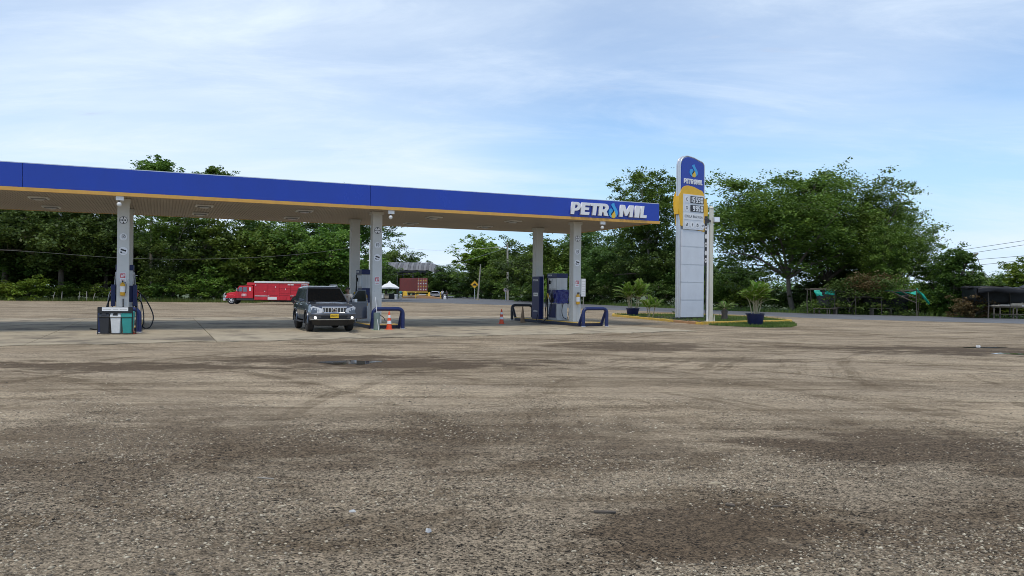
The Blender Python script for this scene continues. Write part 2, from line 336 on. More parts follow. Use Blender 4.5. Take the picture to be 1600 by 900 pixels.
# ---- yard of packed gravel and earth
def yard_material():
    m = bpy.data.materials.new('yard_gravel'); m.use_nodes = True; M['yard_gravel'] = m
    n = m.node_tree.nodes; l = m.node_tree.links; b = n['Principled BSDF']
    geo = n.new('ShaderNodeNewGeometry'); P = geo.outputs['Position']
    def noise(scale, detail=5, rough=0.6, sc_=(1, 1, 1), rz=0, loc=(0, 0, 0), dist=0):
        mp = n.new('ShaderNodeMapping'); mp.inputs['Scale'].default_value = sc_; mp.inputs['Rotation'].default_value = (0, 0, R(rz)); mp.inputs['Location'].default_value = loc; l.new(P, mp.inputs[0])
        z = n.new('ShaderNodeTexNoise'); z.inputs['Scale'].default_value = scale; z.inputs['Detail'].default_value = detail; z.inputs['Roughness'].default_value = rough; z.inputs['Distortion'].default_value = dist
        l.new(mp.outputs[0], z.inputs['Vector']); return z.outputs['Fac']
    def mr(v, a, b_, c=0., d=1.):
        q = n.new('ShaderNodeMapRange'); q.interpolation_type = 'SMOOTHSTEP'; l.new(v, q.inputs[0])
        for i, x in zip((1, 2, 3, 4), (a, b_, c, d)): q.inputs[i].default_value = x
        return q.outputs[0]
    def mth(op, a, b_):
        q = n.new('ShaderNodeMath'); q.operation = op
        for i, x in enumerate((a, b_)):
            if isinstance(x, (int, float)): q.inputs[i].default_value = x
            else: l.new(x, q.inputs[i])
        return q.outputs[0]
    def mix(f, a, b_, mode='MIX'):
        q = n.new('ShaderNodeMix'); q.data_type = 'RGBA'; q.blend_type = mode
        for i, x in ((0, f), (6, a), (7, b_)):
            if isinstance(x, (int, float)): q.inputs[i].default_value = x
            elif isinstance(x, tuple): q.inputs[i].default_value = (*x, 1)
            else: l.new(x, q.inputs[i])
        return q.outputs[2]
    big = mr(noise(0.16, 6, 0.6, (0.75, 1.3, 1), -14, (3, 1, 0), 0.5), 0.40, 0.60)
    patch = mr(noise(0.50, 9, 0.70, (0.5, 1.3, 1), -20, (0, 5, 0), 0.5), 0.45, 0.60)
    mott = mr(noise(2.3, 9, 0.72, (0.55, 1.2, 1), -15, (4, 4, 0), 0.3), 0.42, 0.64)
    track1 = mr(noise(1.0, 8, 0.68, (0.13, 2.4, 1), -24, (0, 0, 0), 0.35), 0.52, 0.64)
    track2 = mr(noise(0.9, 8, 0.68, (0.12, 2.6, 1), 8, (5, 0, 0), 0.35), 0.53, 0.66)
    speck = noise(11.0, 8, 0.8)
    dark = mth('MINIMUM', mth('ADD', mth('ADD', mth('ADD', mth('MULTIPLY', big, 0.26), mth('MULTIPLY', patch, 0.34)), mth('ADD', mth('MULTIPLY', track1, 0.34), mth('MULTIPLY', track2, 0.28))), mth('MULTIPLY', mott, 0.26)), 1.0)
    # tyre tracks: curved lanes worn round two turning centres
    def arcs(cx, cy, freq, lo, hi, seed):
        s = n.new('ShaderNodeVectorMath'); s.operation = 'DISTANCE'; l.new(P, s.inputs[0]); s.inputs[1].default_value = (cx, cy, 0)
        wv = mth('ADD', mth('MULTIPLY', s.outputs['Value'], freq), mth('MULTIPLY', noise(0.12, 3, 0.5, (1, 1, 1), 0, (seed, 0, 0)), 3.0))
        c = n.new('ShaderNodeCombineXYZ'); l.new(wv, c.inputs[0]); l.new(mth('MULTIPLY', noise(0.3, 4), 1.2), c.inputs[1]); c.inputs[2].default_value = seed
        z = n.new('ShaderNodeTexNoise'); z.inputs['Scale'].default_value = 1.0; z.inputs['Detail'].default_value = 7; z.inputs['Roughness'].default_value = 0.7; l.new(c.outputs[0], z.inputs['Vector'])
        return mth('MULTIPLY', mr(z.outputs['Fac'], lo, hi), mr(noise(0.22, 5, 0.6, (1, 1, 1), 0, (seed, 3, 0)), 0.42, 0.60))
    lanes = mth('ADD', arcs(-16, 2, 1.5, 0.52, 0.62, 2.0), arcs(34, 6, 1.4, 0.52, 0.62, 8.0))
    dark = mth('MINIMUM', mth('ADD', dark, mth('MULTIPLY', lanes, 0.55)), 1.0)
    # belt of loose, unswept stone on brown soil, darkened for the shade between stones, on the near side
    sp_ = n.new('ShaderNodeSeparateXYZ'); l.new(P, sp_.inputs[0])
    belt = mr(mth('ADD', sp_.outputs['Y'], mth('MULTIPLY', mth('SUBTRACT', noise(0.35, 6, 0.65, (0.6, 1.2, 1), 10, (7, 7, 0)), 0.5), 11.0)), 11.5, 6.5)
    # damp and oily stains, each with a place of its own
    wob = noise(1.6, 8, 0.72, (0.7, 1.2, 1), 0, (9, 2, 0), 0.3); wob2 = noise(0.5, 8, 0.68, (0.5, 1.5, 1), 0, (1, 7, 0), 0.3)
    damp = None
    for px, py, rx, ry, st in ((590, 567, 3.9, 2.0, .95), (150, 573, 4.2, 1.0, .9), (1475, 547, 4.2, 1.8, .95), (985, 541, 2.8, 2.2, .85), (1090, 835, .95, .75, .85), (1400, 705, 1.7, 1.1, .85),
                               (1565, 850, .9, .9, .6), (430, 690, 4.6, 1.3, .6), (60, 720, 1.8, .9, .5), (1170, 563, 2.6, .8, .6), (800, 660, 3.0, 0.8, .3), (250, 640, 2.0, .5, .3), (640, 536, 3.0, 0.9, .55), (1300, 600, 4.0, 0.6, .25), (1280, 516, 3.0, 0.8, .35)):
        g = G(px, py)
        s = n.new('ShaderNodeVectorMath'); s.operation = 'SUBTRACT'; l.new(P, s.inputs[0]); s.inputs[1].default_value = (g.x, g.y, 0)
        d = n.new('ShaderNodeVectorMath'); d.operation = 'DIVIDE'; l.new(s.outputs[0], d.inputs[0]); d.inputs[1].default_value = (rx, ry, 1)
        ln = n.new('ShaderNodeVectorMath'); ln.operation = 'LENGTH'; l.new(d.outputs[0], ln.inputs[0])
        e = mth('ADD', ln.outputs['Value'], mth('MULTIPLY', mth('ADD', mth('SUBTRACT', wob, 0.5), mth('SUBTRACT', wob2, 0.5)), 3.6))
        k = mr(e, 1.25, 0.50, 0.0, st)
        damp = k if damp is None else mth('MAXIMUM', damp, k)
    col = mix(mr(noise(0.35, 4), 0.35, 0.65), (0.425, 0.340, 0.232), (0.36, 0.292, 0.205))
    col = mix(dark, col, (0.150, 0.112, 0.070))
    mud = mr(noise(0.75, 8, 0.68, (0.6, 1.1, 1), 25, (3, 9, 0), 0.6), 0.47, 0.60)
    col = mix(mth('MULTIPLY', belt, 0.66), col, (0.172, 0.138, 0.096))
    col = mix(mth('MULTIPLY', mud, mth('ADD', mth('MULTIPLY', belt, 0.55), 0.18)), col, (0.108, 0.078, 0.047))
    col = mix(damp, col, (0.090, 0.063, 0.038))
    # gravel cells: random grey per stone
    vo = n.new('ShaderNodeTexVoronoi'); vo.inputs['Scale'].default_value = 80; l.new(P, vo.inputs['Vector'])
    vo2 = n.new('ShaderNodeTexVoronoi'); vo2.inputs['Scale'].default_value = 34; l.new(P, vo2.inputs['Vector'])
    sx_ = n.new('ShaderNodeSeparateColor'); l.new(vo.outputs['Color'], sx_.inputs[0])
    sx2 = n.new('ShaderNodeSeparateColor'); l.new(vo2.outputs['Color'], sx2.inputs[0])
    gm = mth('MINIMUM', mth('ADD', mr(noise(0.45, 5, 0.6, (1, 1, 1), 0, (2, 8, 0)), 0.36, 0.62, 0.25, 0.9), mth('MULTIPLY', belt, 0.6)), 1.2)
    f1 = mth('MULTIPLY', mth('SUBTRACT', mr(sx_.outputs[0], 0.0, 1.0, 0.45, 1.65), 1.0), gm)
    f2 = mth('MULTIPLY', mth('SUBTRACT', mr(sx2.outputs[1], 0.0, 1.0, 0.7, 1.3), 1.0), gm)
    f3 = mth('MULTIPLY', mth('SUBTRACT', mr(speck, 0.3, 0.7, 0.6, 1.4), 1.0), 0.6)
    k = mth('ADD', 1.0, mth('ADD', mth('ADD', f1, f2), f3))
    v = n.new('ShaderNodeVectorMath'); v.operation = 'SCALE'; l.new(col, v.inputs[0]); l.new(k, v.inputs['Scale'])
    l.new(v.outputs[0], b.inputs['Base Color'])
    l.new(mr(damp, 0.3, 1.0, 0.98, 0.86), b.inputs['Roughness']); b.inputs['Specular IOR Level'].default_value = 0.14
    h = mth('ADD', mth('MULTIPLY', mr(vo.outputs['Distance'], 0.0, 0.6, 1.0, 0.0), mth('MULTIPLY', gm, 0.010)), mth('ADD', mth('MULTIPLY', speck, 0.018), mth('MULTIPLY', noise(1.3, 6), 0.06)))
    bp = n.new('ShaderNodeBump'); bp.inputs['Strength'].default_value = 0.85; bp.inputs['Distance'].default_value = 1.0; l.new(h, bp.inputs['Height']); l.new(bp.outputs[0], b.inputs['Normal'])
yard_material()
NEAR = [(68, -20), (56, 16), (44, 34)] + [tuple(G(*p)[:2]) for p in ((1600, 506), (1440, 502), (1280, 497.5), (1150, 491.5), (1000, 486), (900, 481.5), (800, 477.0), (700, 474.0), (620, 472.0), (520, 470.5))]
FARE = [(80, -20), (67, 16), (53, 40)] + [tuple(G(*p)[:2]) for p in ((1600, 498.5), (1440, 494), (1280, 490), (1150, 486), (1000, 479.5), (900, 474.5), (840, 471.2), (790, 468.3), (740, 464.8), (690, 461.8))]
yard = [(-70, -15)] + NEAR + [(-33, 98), (-30, 92), (-48, 90), (-70, 88)]
me = bpy.data.meshes.new('yard'); bm = bmesh.new(); f = bm.faces.new([bm.verts.new((x, y, 0)) for x, y in yard]); bmesh.ops.triangulate(bm, faces=[f]); bm.to_mesh(me); bm.free()
struct(obj('gravel_yard', me, 'yard_gravel'))
# ---- road
lft = smooth_path([(x, y, 0) for x, y in NEAR], 5); rgt = smooth_path([(x, y, 0) for x, y in FARE], 5); road = [(p + q) / 2 for p, q in zip(lft, rgt)]
m_ = MB(); k = len(road)
m_.add([(p.x, p.y, 0.006) for p in lft] + [(p.x, p.y, 0.006) for p in rgt], [(i, i + 1, k + i + 1, k + i) for i in range(k - 1)])
struct(m_.build('asphalt_road', 'asphalt'))
mat('road_paint', (0.55, 0.53, 0.46), 0.8, var=0.25, scale=2, col2=(0.12, 0.12, 0.12), thr=(0.5, 0.65), c2scale=3)
m_ = MB()
for side, off in ((lft, 0.35), (rgt, -0.35)):
    a = []; c_ = []
    for i, p in enumerate(side):
        q = road[i]; dv = (q - p).normalized(); a.append(p + dv * 0.35); c_.append(p + dv * 0.47)
    m_.add([(p.x, p.y, 0.010) for p in a] + [(p.x, p.y, 0.010) for p in c_], [(i, i + 1, k + i + 1, k + i) for i in range(k - 1)])
struct(m_.build('road_edge_line', 'road_paint'))

# ---- concrete forecourt: single cast panels with open joints
rnd = random.Random(4)
fc = struct(bpy.data.objects.new('concrete_forecourt', None)); C.objects.link(fc)
fc.location = K0; fc.rotation_euler = (0, 0, KA)
def frontv(u): return -5.0 + (u + 5.8) * 0.075 
us = [-40, -35.2, -30.2, -25.4, -20.4, -15.5, -10.6, -5.6, -1.4]
vrows = [None, -1.6, 2.4, 6.4, 10.4, 14.5]
for i in range(len(us) - 1):
    for j in range(len(vrows) - 1):
        u0, u1 = us[i] + 0.012, us[i + 1] - 0.012
        v1 = vrows[j + 1] - 0.012
        pts = []
        if j == 0:
            nseg = 14
            for q in range(nseg + 1):
                uu = u0 + (u1 - u0) * q / nseg
                pts.append((uu, frontv(uu) + rnd.uniform(-0.16, 0.10) + 0.16 * math.sin(uu * 1.7) + 0.1 * math.sin(uu * 4.1)))
        else: pts += [(u0, vrows[j] + 0.012), (u1, vrows[j] + 0.012)]
        pts += [(u1, v1), (u0, v1)]
        z = 0.026 + rnd.uniform(-0.005, 0.005)
        MB().prism(pts, -0.05, z, plane='xy').build('slab', 'concrete' if rnd.random() < .75 else 'concrete_pale', fc)

# ---- puddles
def water_mat():
    m = bpy.data.materials.new('puddle_water'); m.use_nodes = True; M['puddle_water'] = m
    b = m.node_tree.nodes['Principled BSDF']; b.inputs['Base Color'].default_value = (0.06, 0.048, 0.03, 1); b.inputs['Roughness'].default_value = 0.04; b.inputs['IOR'].default_value = 1.33
    n = m.node_tree.nodes; l = m.node_tree.links
    nz = n.new('ShaderNodeTexNoise'); nz.inputs['Scale'].default_value = 6; bp = n.new('ShaderNodeBump'); bp.inputs['Strength'].default_value = 0.02; l.new(nz.outputs['Fac'], bp.inputs['Height']); l.new(bp.outputs[0], b.inputs['Normal'])
water_mat()
for px, py, rx, ry, sd_ in ((548, 566.5, 0.52, 0.62, 1), (1535, 543, 0.75, 0.35, 2), (1585, 553, 0.5, 0.3, 3)):
    rr = random.Random(sd_); g = G(px, py); ph = [rr.uniform(0, 6.28) for _ in range(4)]
    pts = [(g.x + rx * math.cos(t) * (1 + .25 * math.sin(2 * t + ph[0]) + .18 * math.sin(3 * t + ph[1]) + .1 * math.sin(7 * t + ph[2])),
            g.y + ry * math.sin(t) * (1 + .25 * math.sin(2 * t + ph[3]) + .15 * math.sin(5 * t + ph[1]))) for t in [2 * math.pi * i / 40 for i in range(40)]]
    me = bpy.data.meshes.new('puddle'); me.from_pydata([(x, y, 0.005) for x, y in pts], [], [tuple(range(40))]); struct(obj('puddle', me, 'puddle_water'))

# ---- loose gravel near the camera
def pebble_mat():
    m = bpy.data.materials.new('pebble'); m.use_nodes = True; M['pebble'] = m
    n = m.node_tree.nodes; l = m.node_tree.links; b = n['Principled BSDF']; b.inputs['Roughness'].default_value = 0.85
    g = n.new('ShaderNodeNewGeometry'); cr = n.new('ShaderNodeValToRGB'); l.new(g.outputs['Random Per Island'], cr.inputs[0])
    e = cr.color_ramp.elements; e[0].position = 0; e[0].color = (0.10, 0.082, 0.062, 1); e[1].position = 1; e[1].color = (0.66, 0.585, 0.44, 1)
    for p, c in ((0.30, (0.19, 0.155, 0.11)), (0.60, (0.35, 0.29, 0.205)), (0.85, (0.50, 0.43, 0.31))):
        q = e.new(p); q.color = (*c, 1)
    l.new(cr.outputs[0], b.inputs['Base Color'])
pebble_mat()
rs = np.random.RandomState(7)
def patchy(x, y):
    return (np.sin(x * 1.1 + 0.7 * y + 1) + np.sin(1.9 * y - 0.8 * x + 2) + np.sin(0.6 * x - 2.6 * y + .5) + 0.8 * np.sin(2.9 * x + 2.3 * y)) / 3.8
NP = 115000
yy = 3.6 + (17.0 - 3.6) * rs.rand(NP) ** 1.5
xx = (rs.rand(NP) * 2 - 1) * (yy * 0.70 + 0.5)
keep = rs.rand(NP) < np.where(patchy(xx, yy) + 0.55 * patchy(xx * 2.7 + 3, yy * 2.7) + 0.25 * rs.randn(NP) > 0.10, 0.95, 0.10) * np.clip((13.5 - yy) / 6.5, 0.03, 1)
for px, py, rx, ry in ((1090, 835, .8, .62), (1400, 705, 1.2, .8)):
    g = G(px, py); keep &= ~((((xx - g.x) / rx) ** 2 + ((yy - g.y) / ry) ** 2 < 0.8) & (rs.rand(NP) < 0.85))
xx, yy = xx[keep], yy[keep]; NP = len(xx)
sz = 0.0042 + 0.0098 * rs.rand(NP) ** 3.2 + 0.00025 * np.clip(yy - 6, 0, 8); big_ = rs.rand(NP) < 0.012; sz[big_] *= 1.6
octv = np.array([(1, 0, 0), (0, 1, 0), (-1, 0, 0), (0, -1, 0), (0.1, 0.1, 0.62), (0, 0, -0.5)])
octf = np.array([(0, 1, 4), (1, 2, 4), (2, 3, 4), (3, 0, 4), (1, 0, 5), (2, 1, 5), (3, 2, 5), (0, 3, 5)])
vv = octv[None] * (0.65 + 0.7 * rs.rand(NP, 6, 1)); th = rs.rand(NP) * 6.28
vv[..., 0] *= 1.35
x_ = vv[..., 0] * np.cos(th)[:, None] - vv[..., 1] * np.sin(th)[:, None]; y_ = vv[..., 0] * np.sin(th)[:, None] + vv[..., 1] * np.cos(th)[:, None]
co = np.stack([x_, y_, vv[..., 2]], -1) * sz[:, None, None] + np.stack([xx, yy, sz * 0.12], -1)[:, None, :]
me = bpy.data.meshes.new('loose_gravel'); me.vertices.add(NP * 6); me.vertices.foreach_set('co', co.astype(np.float32).ravel())
idx = (octf[None] + (np.arange(NP) * 6)[:, None, None]).astype(np.int32).ravel(); me.loops.add(len(idx)); me.loops.foreach_set('vertex_index', idx)
me.polygons.add(NP * 8); me.polygons.foreach_set('loop_start', np.arange(0, NP * 24, 3, dtype=np.int32)); me.update(calc_edges=True)
tag(obj('loose_gravel', me, 'pebble'), 'pale loose gravel stones strewn over the packed earth yard', 'gravel', kind='stuff')

# ---- grass along the road and round the planter
def blades(name, pts, h, label, mt='grass', kind='stuff', parent=None, wd=0.03):
    pts = np.asarray(pts, float); n = len(pts); a = rs.rand(n) * 6.28; hh = h * (0.5 + rs.rand(n)); lean = 0.5 * hh * rs.rand(n); b_ = rs.rand(n) * 6.28
    dx, dy = np.cos(a) * wd, np.sin(a) * wd
    v0 = pts + np.stack([dx, dy, np.zeros(n)], -1); v1 = pts - np.stack([dx, dy, np.zeros(n)], -1)
    v2 = pts + np.stack([np.cos(b_) * lean, np.sin(b_) * lean, hh], -1)
    me = quads_mesh(name, np.stack([v0, v1, v2], 1), 3); o = obj(name, me, mt, parent); o['kind'] = kind
    if parent is None: tag(o, label, 'grass')
    return o
pp = []
for i in range(len(rgt) - 1):
    a, b_ = rgt[i], rgt[i + 1]; nseg = (b_ - a).length
    d = (b_ - a).normalized(); nn = Vector((d.y, -d.x, 0))
    for _ in range(int(nseg * 90)):
        q = a + (b_ - a) * rnd.random() + nn * (0.1 + rnd.random() ** 1.8 * 5); pp.append((q.x, q.y, -0.03))
blades('verge_grass', pp, 0.34, 'tall uneven grass along the far verge of the asphalt road')
pp = []
for _ in range(9000):
    x = rnd.uniform(-72, -29); pp.append((x, 88.6 + rnd.random() ** 1.5 * 7, -0.03))
for _ in range(3000):
    t = rnd.random(); pp.append((-30 + rnd.uniform(-3, .4) - 4 * t, 92 + t * 40, -0.03))
blades('fence_line_grass', pp, 0.42, 'weedy grass at the foot of the trees behind the yard')
# ================================================================== CANOPY
UL = -36.5
can = thing('station_canopy', 'long blue fuel station canopy with yellow lower trim on grey columns', 'canopy', K0, KA)
ju = on_fascia(579, 300)[0]
edges = [UL, ju - 12.2, ju, 0.0]
for i in range(3):
    MB().box(edges[i] + 0.006, edges[i + 1] - 0.006, 0.0, 0.07, KH + 0.13, KH + KF).build('fascia_panel', 'fascia_blue', can, bevel=0.006)
for i in range(2): MB().box(-0.07, 0.0, 0.08 + i * 4.3, 4.36 + i * 4.28, KH + 0.13, KH + KF).build('fascia_panel', 'fascia_blue', can)
MB().box(UL, 0, KD - 0.07, KD, KH + 0.13, KH + KF).build('fascia_panel', 'fascia_blue', can)
for b_ in ((UL, 0.02, -0.03, 0.06), (UL, 0.0, KD - 0.06, KD + 0.03), (-0.05, 0.03, 0.07, KD - 0.08)):
    MB().box(*b_, KH - 0.005 if b_[2] < 0.06 else KH + 0.05, KH + 0.124).build('trim', 'trim_yellow', can, bevel=0.005)
MB().box(UL, -0.01, 0.01, KD - 0.01, KH + KF + 0.002, KH + KF + 0.03).build('cap_flashing', 'alu', can)
MB().box(UL, -0.09, 0.09, KD - 0.09, KH + 0.35, KH + 0.5).build('roof_deck', 'alu', can)
# corrugated soffit sheet
prof = []; u = UL
while u < -0.1:
    prof += [(u, KH + 0.06), (u + 0.075, KH + 0.06), (u + 0.085, KH + 0.082), (u + 0.105, KH + 0.082), (u + 0.115, KH + 0.06)]; u += 0.115
prof = [p for p in prof if p[0] < -0.09]
m_ = MB(); n_ = len(prof)
m_.add([(a, 0.07, z) for a, z in prof] + [(a, KD - 0.08, z) for a, z in prof], [(i, i + 1, n_ + i + 1, n_ + i) for i in range(n_ - 1)])
m_.build('soffit', 'soffit', can)
mat('lamp_glass', (0.5, 0.52, 0.54), 0.2, var=0.05)
for bay in range(4):
    for du in (2.9, 6.9):
        for vv_ in (2.6, 6.2):
            u = COLU - bay * COLSP - COLSP + du
            if bay == 0 and False: continue
            if u < UL + 1: continue
            fr = MB().box(u - 0.33, u + 0.33, vv_ - 0.33, vv_ + 0.33, KH + 0.0, KH + 0.058).build('recessed_lamp', 'white_paint', can, bevel=0.01)
            MB().box(u - 0.26, u + 0.26, vv_ - 0.26, vv_ + 0.26, KH - 0.012, KH - 0.001).build('lens', 'dark_metal', fr)
            MB().lathe([(0.16, -0.05), (0.2, -0.015)], 14, center=(u, vv_, KH)).build('bulb_cover', 'lamp_glass', fr)
for px in (187, 612, 943):
    u = on_fascia(px, 320)[0]
    fl = MB().box(u - 0.13, u + 0.13, 0.02, 0.12, KH - 0.16, KH - 0.01).build('floodlight', 'white_paint', can, bevel=0.01)
    MB().ball((u - 0.02, 0.07, KH - 0.30), 0.085, 0.085, 0.085).build('sensor_globe', 'white_paint', fl, smooth=60)
    MB().cyl((u - 0.02, 0.07, KH - 0.16), (u - 0.02, 0.07, KH - 0.23), 0.03).build('neck', 'dark_metal', fl)
# ---- lettering
def hole_o(w=0.78): return [arc(w / 2, .5, w / 2, 0, 360, 22, 0.52)[:-1], arc(w / 2, .5, w / 2 - .25, 360, 0, 16, 0.27)[:-1]]
GL = {
 'P': ([[(0, 0), (.27, 0), (.27, .30), (.42, .30)] + arc(.42, .65, .34, -90, 90, 10, .35) + [(0, 1)], [(.27, .5), (.27, .8), (.38, .8)] + arc(.38, .65, .13, 90, -90, 6, .15)], .76),
 'E': ([[(0, 0), (.64, 0), (.64, .22), (.27, .22), (.27, .4), (.58, .4), (.58, .6), (.27, .6), (.27, .78), (.64, .78), (.64, 1), (0, 1)]], .64),
 'T': ([[(.2, 0), (.48, 0), (.48, .77), (.68, .77), (.68, 1), (0, 1), (0, .77), (.2, .77)]], .68),
 'R': ([[(0, 0), (.27, 0), (.27, .32), (.36, .32), (.5, 0), (.82, 0), (.62, .38)] + arc(.42, .67, .34, -40, 90, 9, .33) + [(0, 1)], [(.27, .52), (.27, .8), (.38, .8)] + arc(.38, .66, .13, 90, -90, 6, .14)], .82),
 'O': (hole_o(), .78),
 'M': ([[(0, 0), (.24, 0), (.24, .58), (.43, .1), (.57, .1), (.76, .58), (.76, 0), (1, 0), (1, 1), (.7, 1), (.5, .5), (.3, 1), (0, 1)]], 1.0),
 'I': ([[(0, 0), (.28, 0), (.28, 1), (0, 1)]], .28),
 'L': ([[(0, 0), (.62, 0), (.62, .23), (.28, .23), (.28, 1), (0, 1)]], .62)}
def glyph(ch, wd, ht, ext, shear=0.18, bev=0.0):
    loops, w0 = GL[ch]
    return curve_mesh('letter', [[(x / w0 * wd + y * shear * ht, y * ht) for x, y in lp] for lp in loops], ext, bev)
DROP = {'logo_blue': [[(800, 170), (770, 178), (752, 192), (750, 215), (770, 245), (788, 275), (800, 300), (815, 330), (822, 365), (815, 400), (840, 380), (858, 345), (860, 310), (848, 275), (825, 240), (805, 205), (800, 190)],
                      [(770, 290), (765, 270), (745, 258), (720, 268), (702, 300), (700, 335), (712, 370), (735, 395), (752, 404), (752, 380), (742, 355), (748, 330), (768, 315)]],
        'logo_yellow': [[(800, 290), (790, 318), (765, 345), (752, 372), (755, 400), (785, 412), (812, 402), (823, 375), (821, 350), (812, 325)]],
        'black': [[(772, 292), (768, 316), (748, 332), (744, 352), (765, 344), (790, 317), (797, 292)]]}
def drop_logo(parent, x, z, ht, y, wide=1.0):
    k = ht / 242
    for mname, loops in DROP.items():
        lp = [[((a - 780) * k * wide, (412 - b) * k) for a, b in q] for q in loops]
        mark('drop_emblem', curve_mesh('drop_emblem', lp, 0.012 if mname != 'black' else 0.006), mname, parent, (x, y, z))
base0 = on_fascia(891, 334.2); base1 = on_fascia(1008, 341.2); zb = 0.5 * (base0[1] + base1[1])
zt = 0.5 * (on_fascia(892, 315.7)[1] + on_fascia(1003, 322.4)[1]); lh = zt - zb
for ch, xa, xb in (('P', 890.3, 904.5), ('E', 905.5, 918.8), ('T', 919.8, 933.2), ('R', 933.5, 949), ('M', 966.2, 986.5), ('I', 989.6, 996.6), ('L', 998.4, 1008.2)):
    ua, ub = on_fascia(xa, 330)[0], on_fascia(xb, 330)[0]
    mark('letter', glyph(ch, ub - ua, lh, 0.05, 0.14, 0.004), 'letter_white', can, (ua, -0.052, zb))
ud = on_fascia(957.5, 330)[0]; drop_logo(can, ud, zb - 0.09, lh * 1.30, -0.03, 1.05)

# ---- columns with their notices
def ring(parent, x, y, z, r):
    s = obj('round_sticker', curve_mesh('round_sticker', [arc(0, 0, r, 0, 360, 28)[:-1]], 0.002), 'letter_white', parent); s.matrix_local = Matrix.Translation((x, y, z)) @ STAND
    return s
def sub(parent, me, m, dz=0.004): o = obj('symbol', me, m, parent); o.location = (0, 0, dz); return o
def rect(x0, x1, y0, y1): return [(x0, y0), (x1, y0), (x1, y1), (x0, y1)]
def rot2(lp, a, c=(0, 0)): return [(c[0] + (x - c[0]) * math.cos(a) - (y - c[1]) * math.sin(a), c[1] + (x - c[0]) * math.sin(a) + (y - c[1]) * math.cos(a)) for x, y in lp]
def notices(col, yf):
    r = 0.145
    s = ring(col, 0, yf, 4.19, r)
    sub(s, curve_mesh('symbol', [arc(0, 0, r * .98, 0, 360, 24)[:-1], arc(0, 0, r * .86, 360, 0, 24)[:-1]], 0.001), 'dark_metal')
    sub(s, curve_mesh('symbol', [rot2(rect(-.02, .02, .055, .12), R(a)) for a in (0, 180)] + [rect(-.10 + i * .052, -.066 + i * .052, -.03, .03) for i in range(4)], 0.001), 'dark_metal')
    s = ring(col, 0, yf, 3.56, r)
    sub(s, curve_mesh('symbol', [arc(0, 0, r * .97, 0, 360, 24)[:-1], arc(0, 0, r * .90, 360, 0, 24)[:-1]], 0.001), 'column_grey')
    sub(s, text_mesh('symbol', '10', 0.16, 0.001, 0.02), 'black')
    sub(s, curve_mesh('symbol', [rect(-.05, .05, .072, .085)], 0.001), 'black'); sub(s, curve_mesh('symbol', [rect(-.05, .05, -.09, -.078)], 0.001), 'black')
    s = ring(col, 0, yf, 3.02, r * 1.08)
    cam_ = [rot2(rect(-.095, .06, .005, .062), R(-18)), rot2(rect(.06, .09, .0, .07), R(-18)), rot2(rect(-.085, -.05, -.06, .0), R(20)), rect(-.095, -.075, -.075, -.02), rect(-.03, .07, -.085, -.072)]
    sub(s, curve_mesh('symbol', cam_, 0.001), 'black')
    pl = MB().box(-0.105, 0.105, yf - 0.003, yf + 0.003, 1.86, 2.20).build('fire_notice', 'letter_white', col)
    q = obj('symbol', curve_mesh('symbol', [rect(-.085, .085, -.02, .15), rect(-.055, -.005, 0.0, .09)[::-1], rect(-.045, -.015, .10, .12)[::-1], rect(.015, .06, .05, .12)[::-1], rect(.02, .05, 0, .04)[::-1]], 0.001), 'red_sign', pl)
    q.matrix_local = Matrix.Translation((0, yf - 0.006, 2.02)) @ STAND
    q = obj('symbol', curve_mesh('symbol', [rect(-.07, .07, -.012, .012)], 0.001), 'red_sign', pl); q.matrix_local = Matrix.Translation((0, yf - 0.006, 1.92)) @ STAND
for i in range(4):
    for back in (0, 1):
        col = MB().box(-0.21, 0.21, -0.21, 0.21, 0.1, KH + 0.055).build('column', 'column_grey', can, bevel=0.015)
        col.location = (COLU - i * COLSP, COLV + back * COLSEP, 0)
        MB().box(-0.25, 0.25, -0.25, 0.25, KH - 0.07, KH + 0.05).build('column_collar', 'column_grey', col)
        if not back: notices(col, -0.217)
        if back == 0: MB().cyl((0.02, -0.235, 0.2), (0.02, -0.235, 1.2), 0.02, seg=8).build('conduit', 'dark_metal' if i == 2 else 'column_grey', col)

# ================================================================== ISLANDS
IH = 0.20
isl_lab = {0: 'dark pump island with yellow edge under the right end of the canopy', 1: 'dark pump island with yellow edge beside the parked SUV', 2: 'pump island under the left column behind the three bins'}
for i in range(3):
    t = thing('pump_island', isl_lab[i], 'pump island', W(COLU - i * COLSP, 0), KA, 'pump islands under the canopy')
    y0, y1 = 0.15, COLV + COLSEP + 1.5
    MB().box(-0.66, 0.66, y0, y1, 0.02, IH - 0.03).build('kerb', 'kerb_dark', t, bevel=0.02)
    MB().box(-0.56, 0.56, y0 + 0.1, y1 - 0.1, IH - 0.028, IH - 0.004).build('top_slab', 'concrete_pale', t)
    m_ = MB(); m_.box(-0.655, -0.56, y0, y1, IH - 0.028, IH); m_.box(0.56, 0.655, y0, y1, IH - 0.028, IH); m_.box(-0.558, 0.558, y0, y0 + 0.098, IH - 0.028, IH); m_.box(-0.558, 0.558, y1 - 0.098, y1, IH - 0.028, IH)
    m_.build('painted_edge', 'paint_yellow', t)

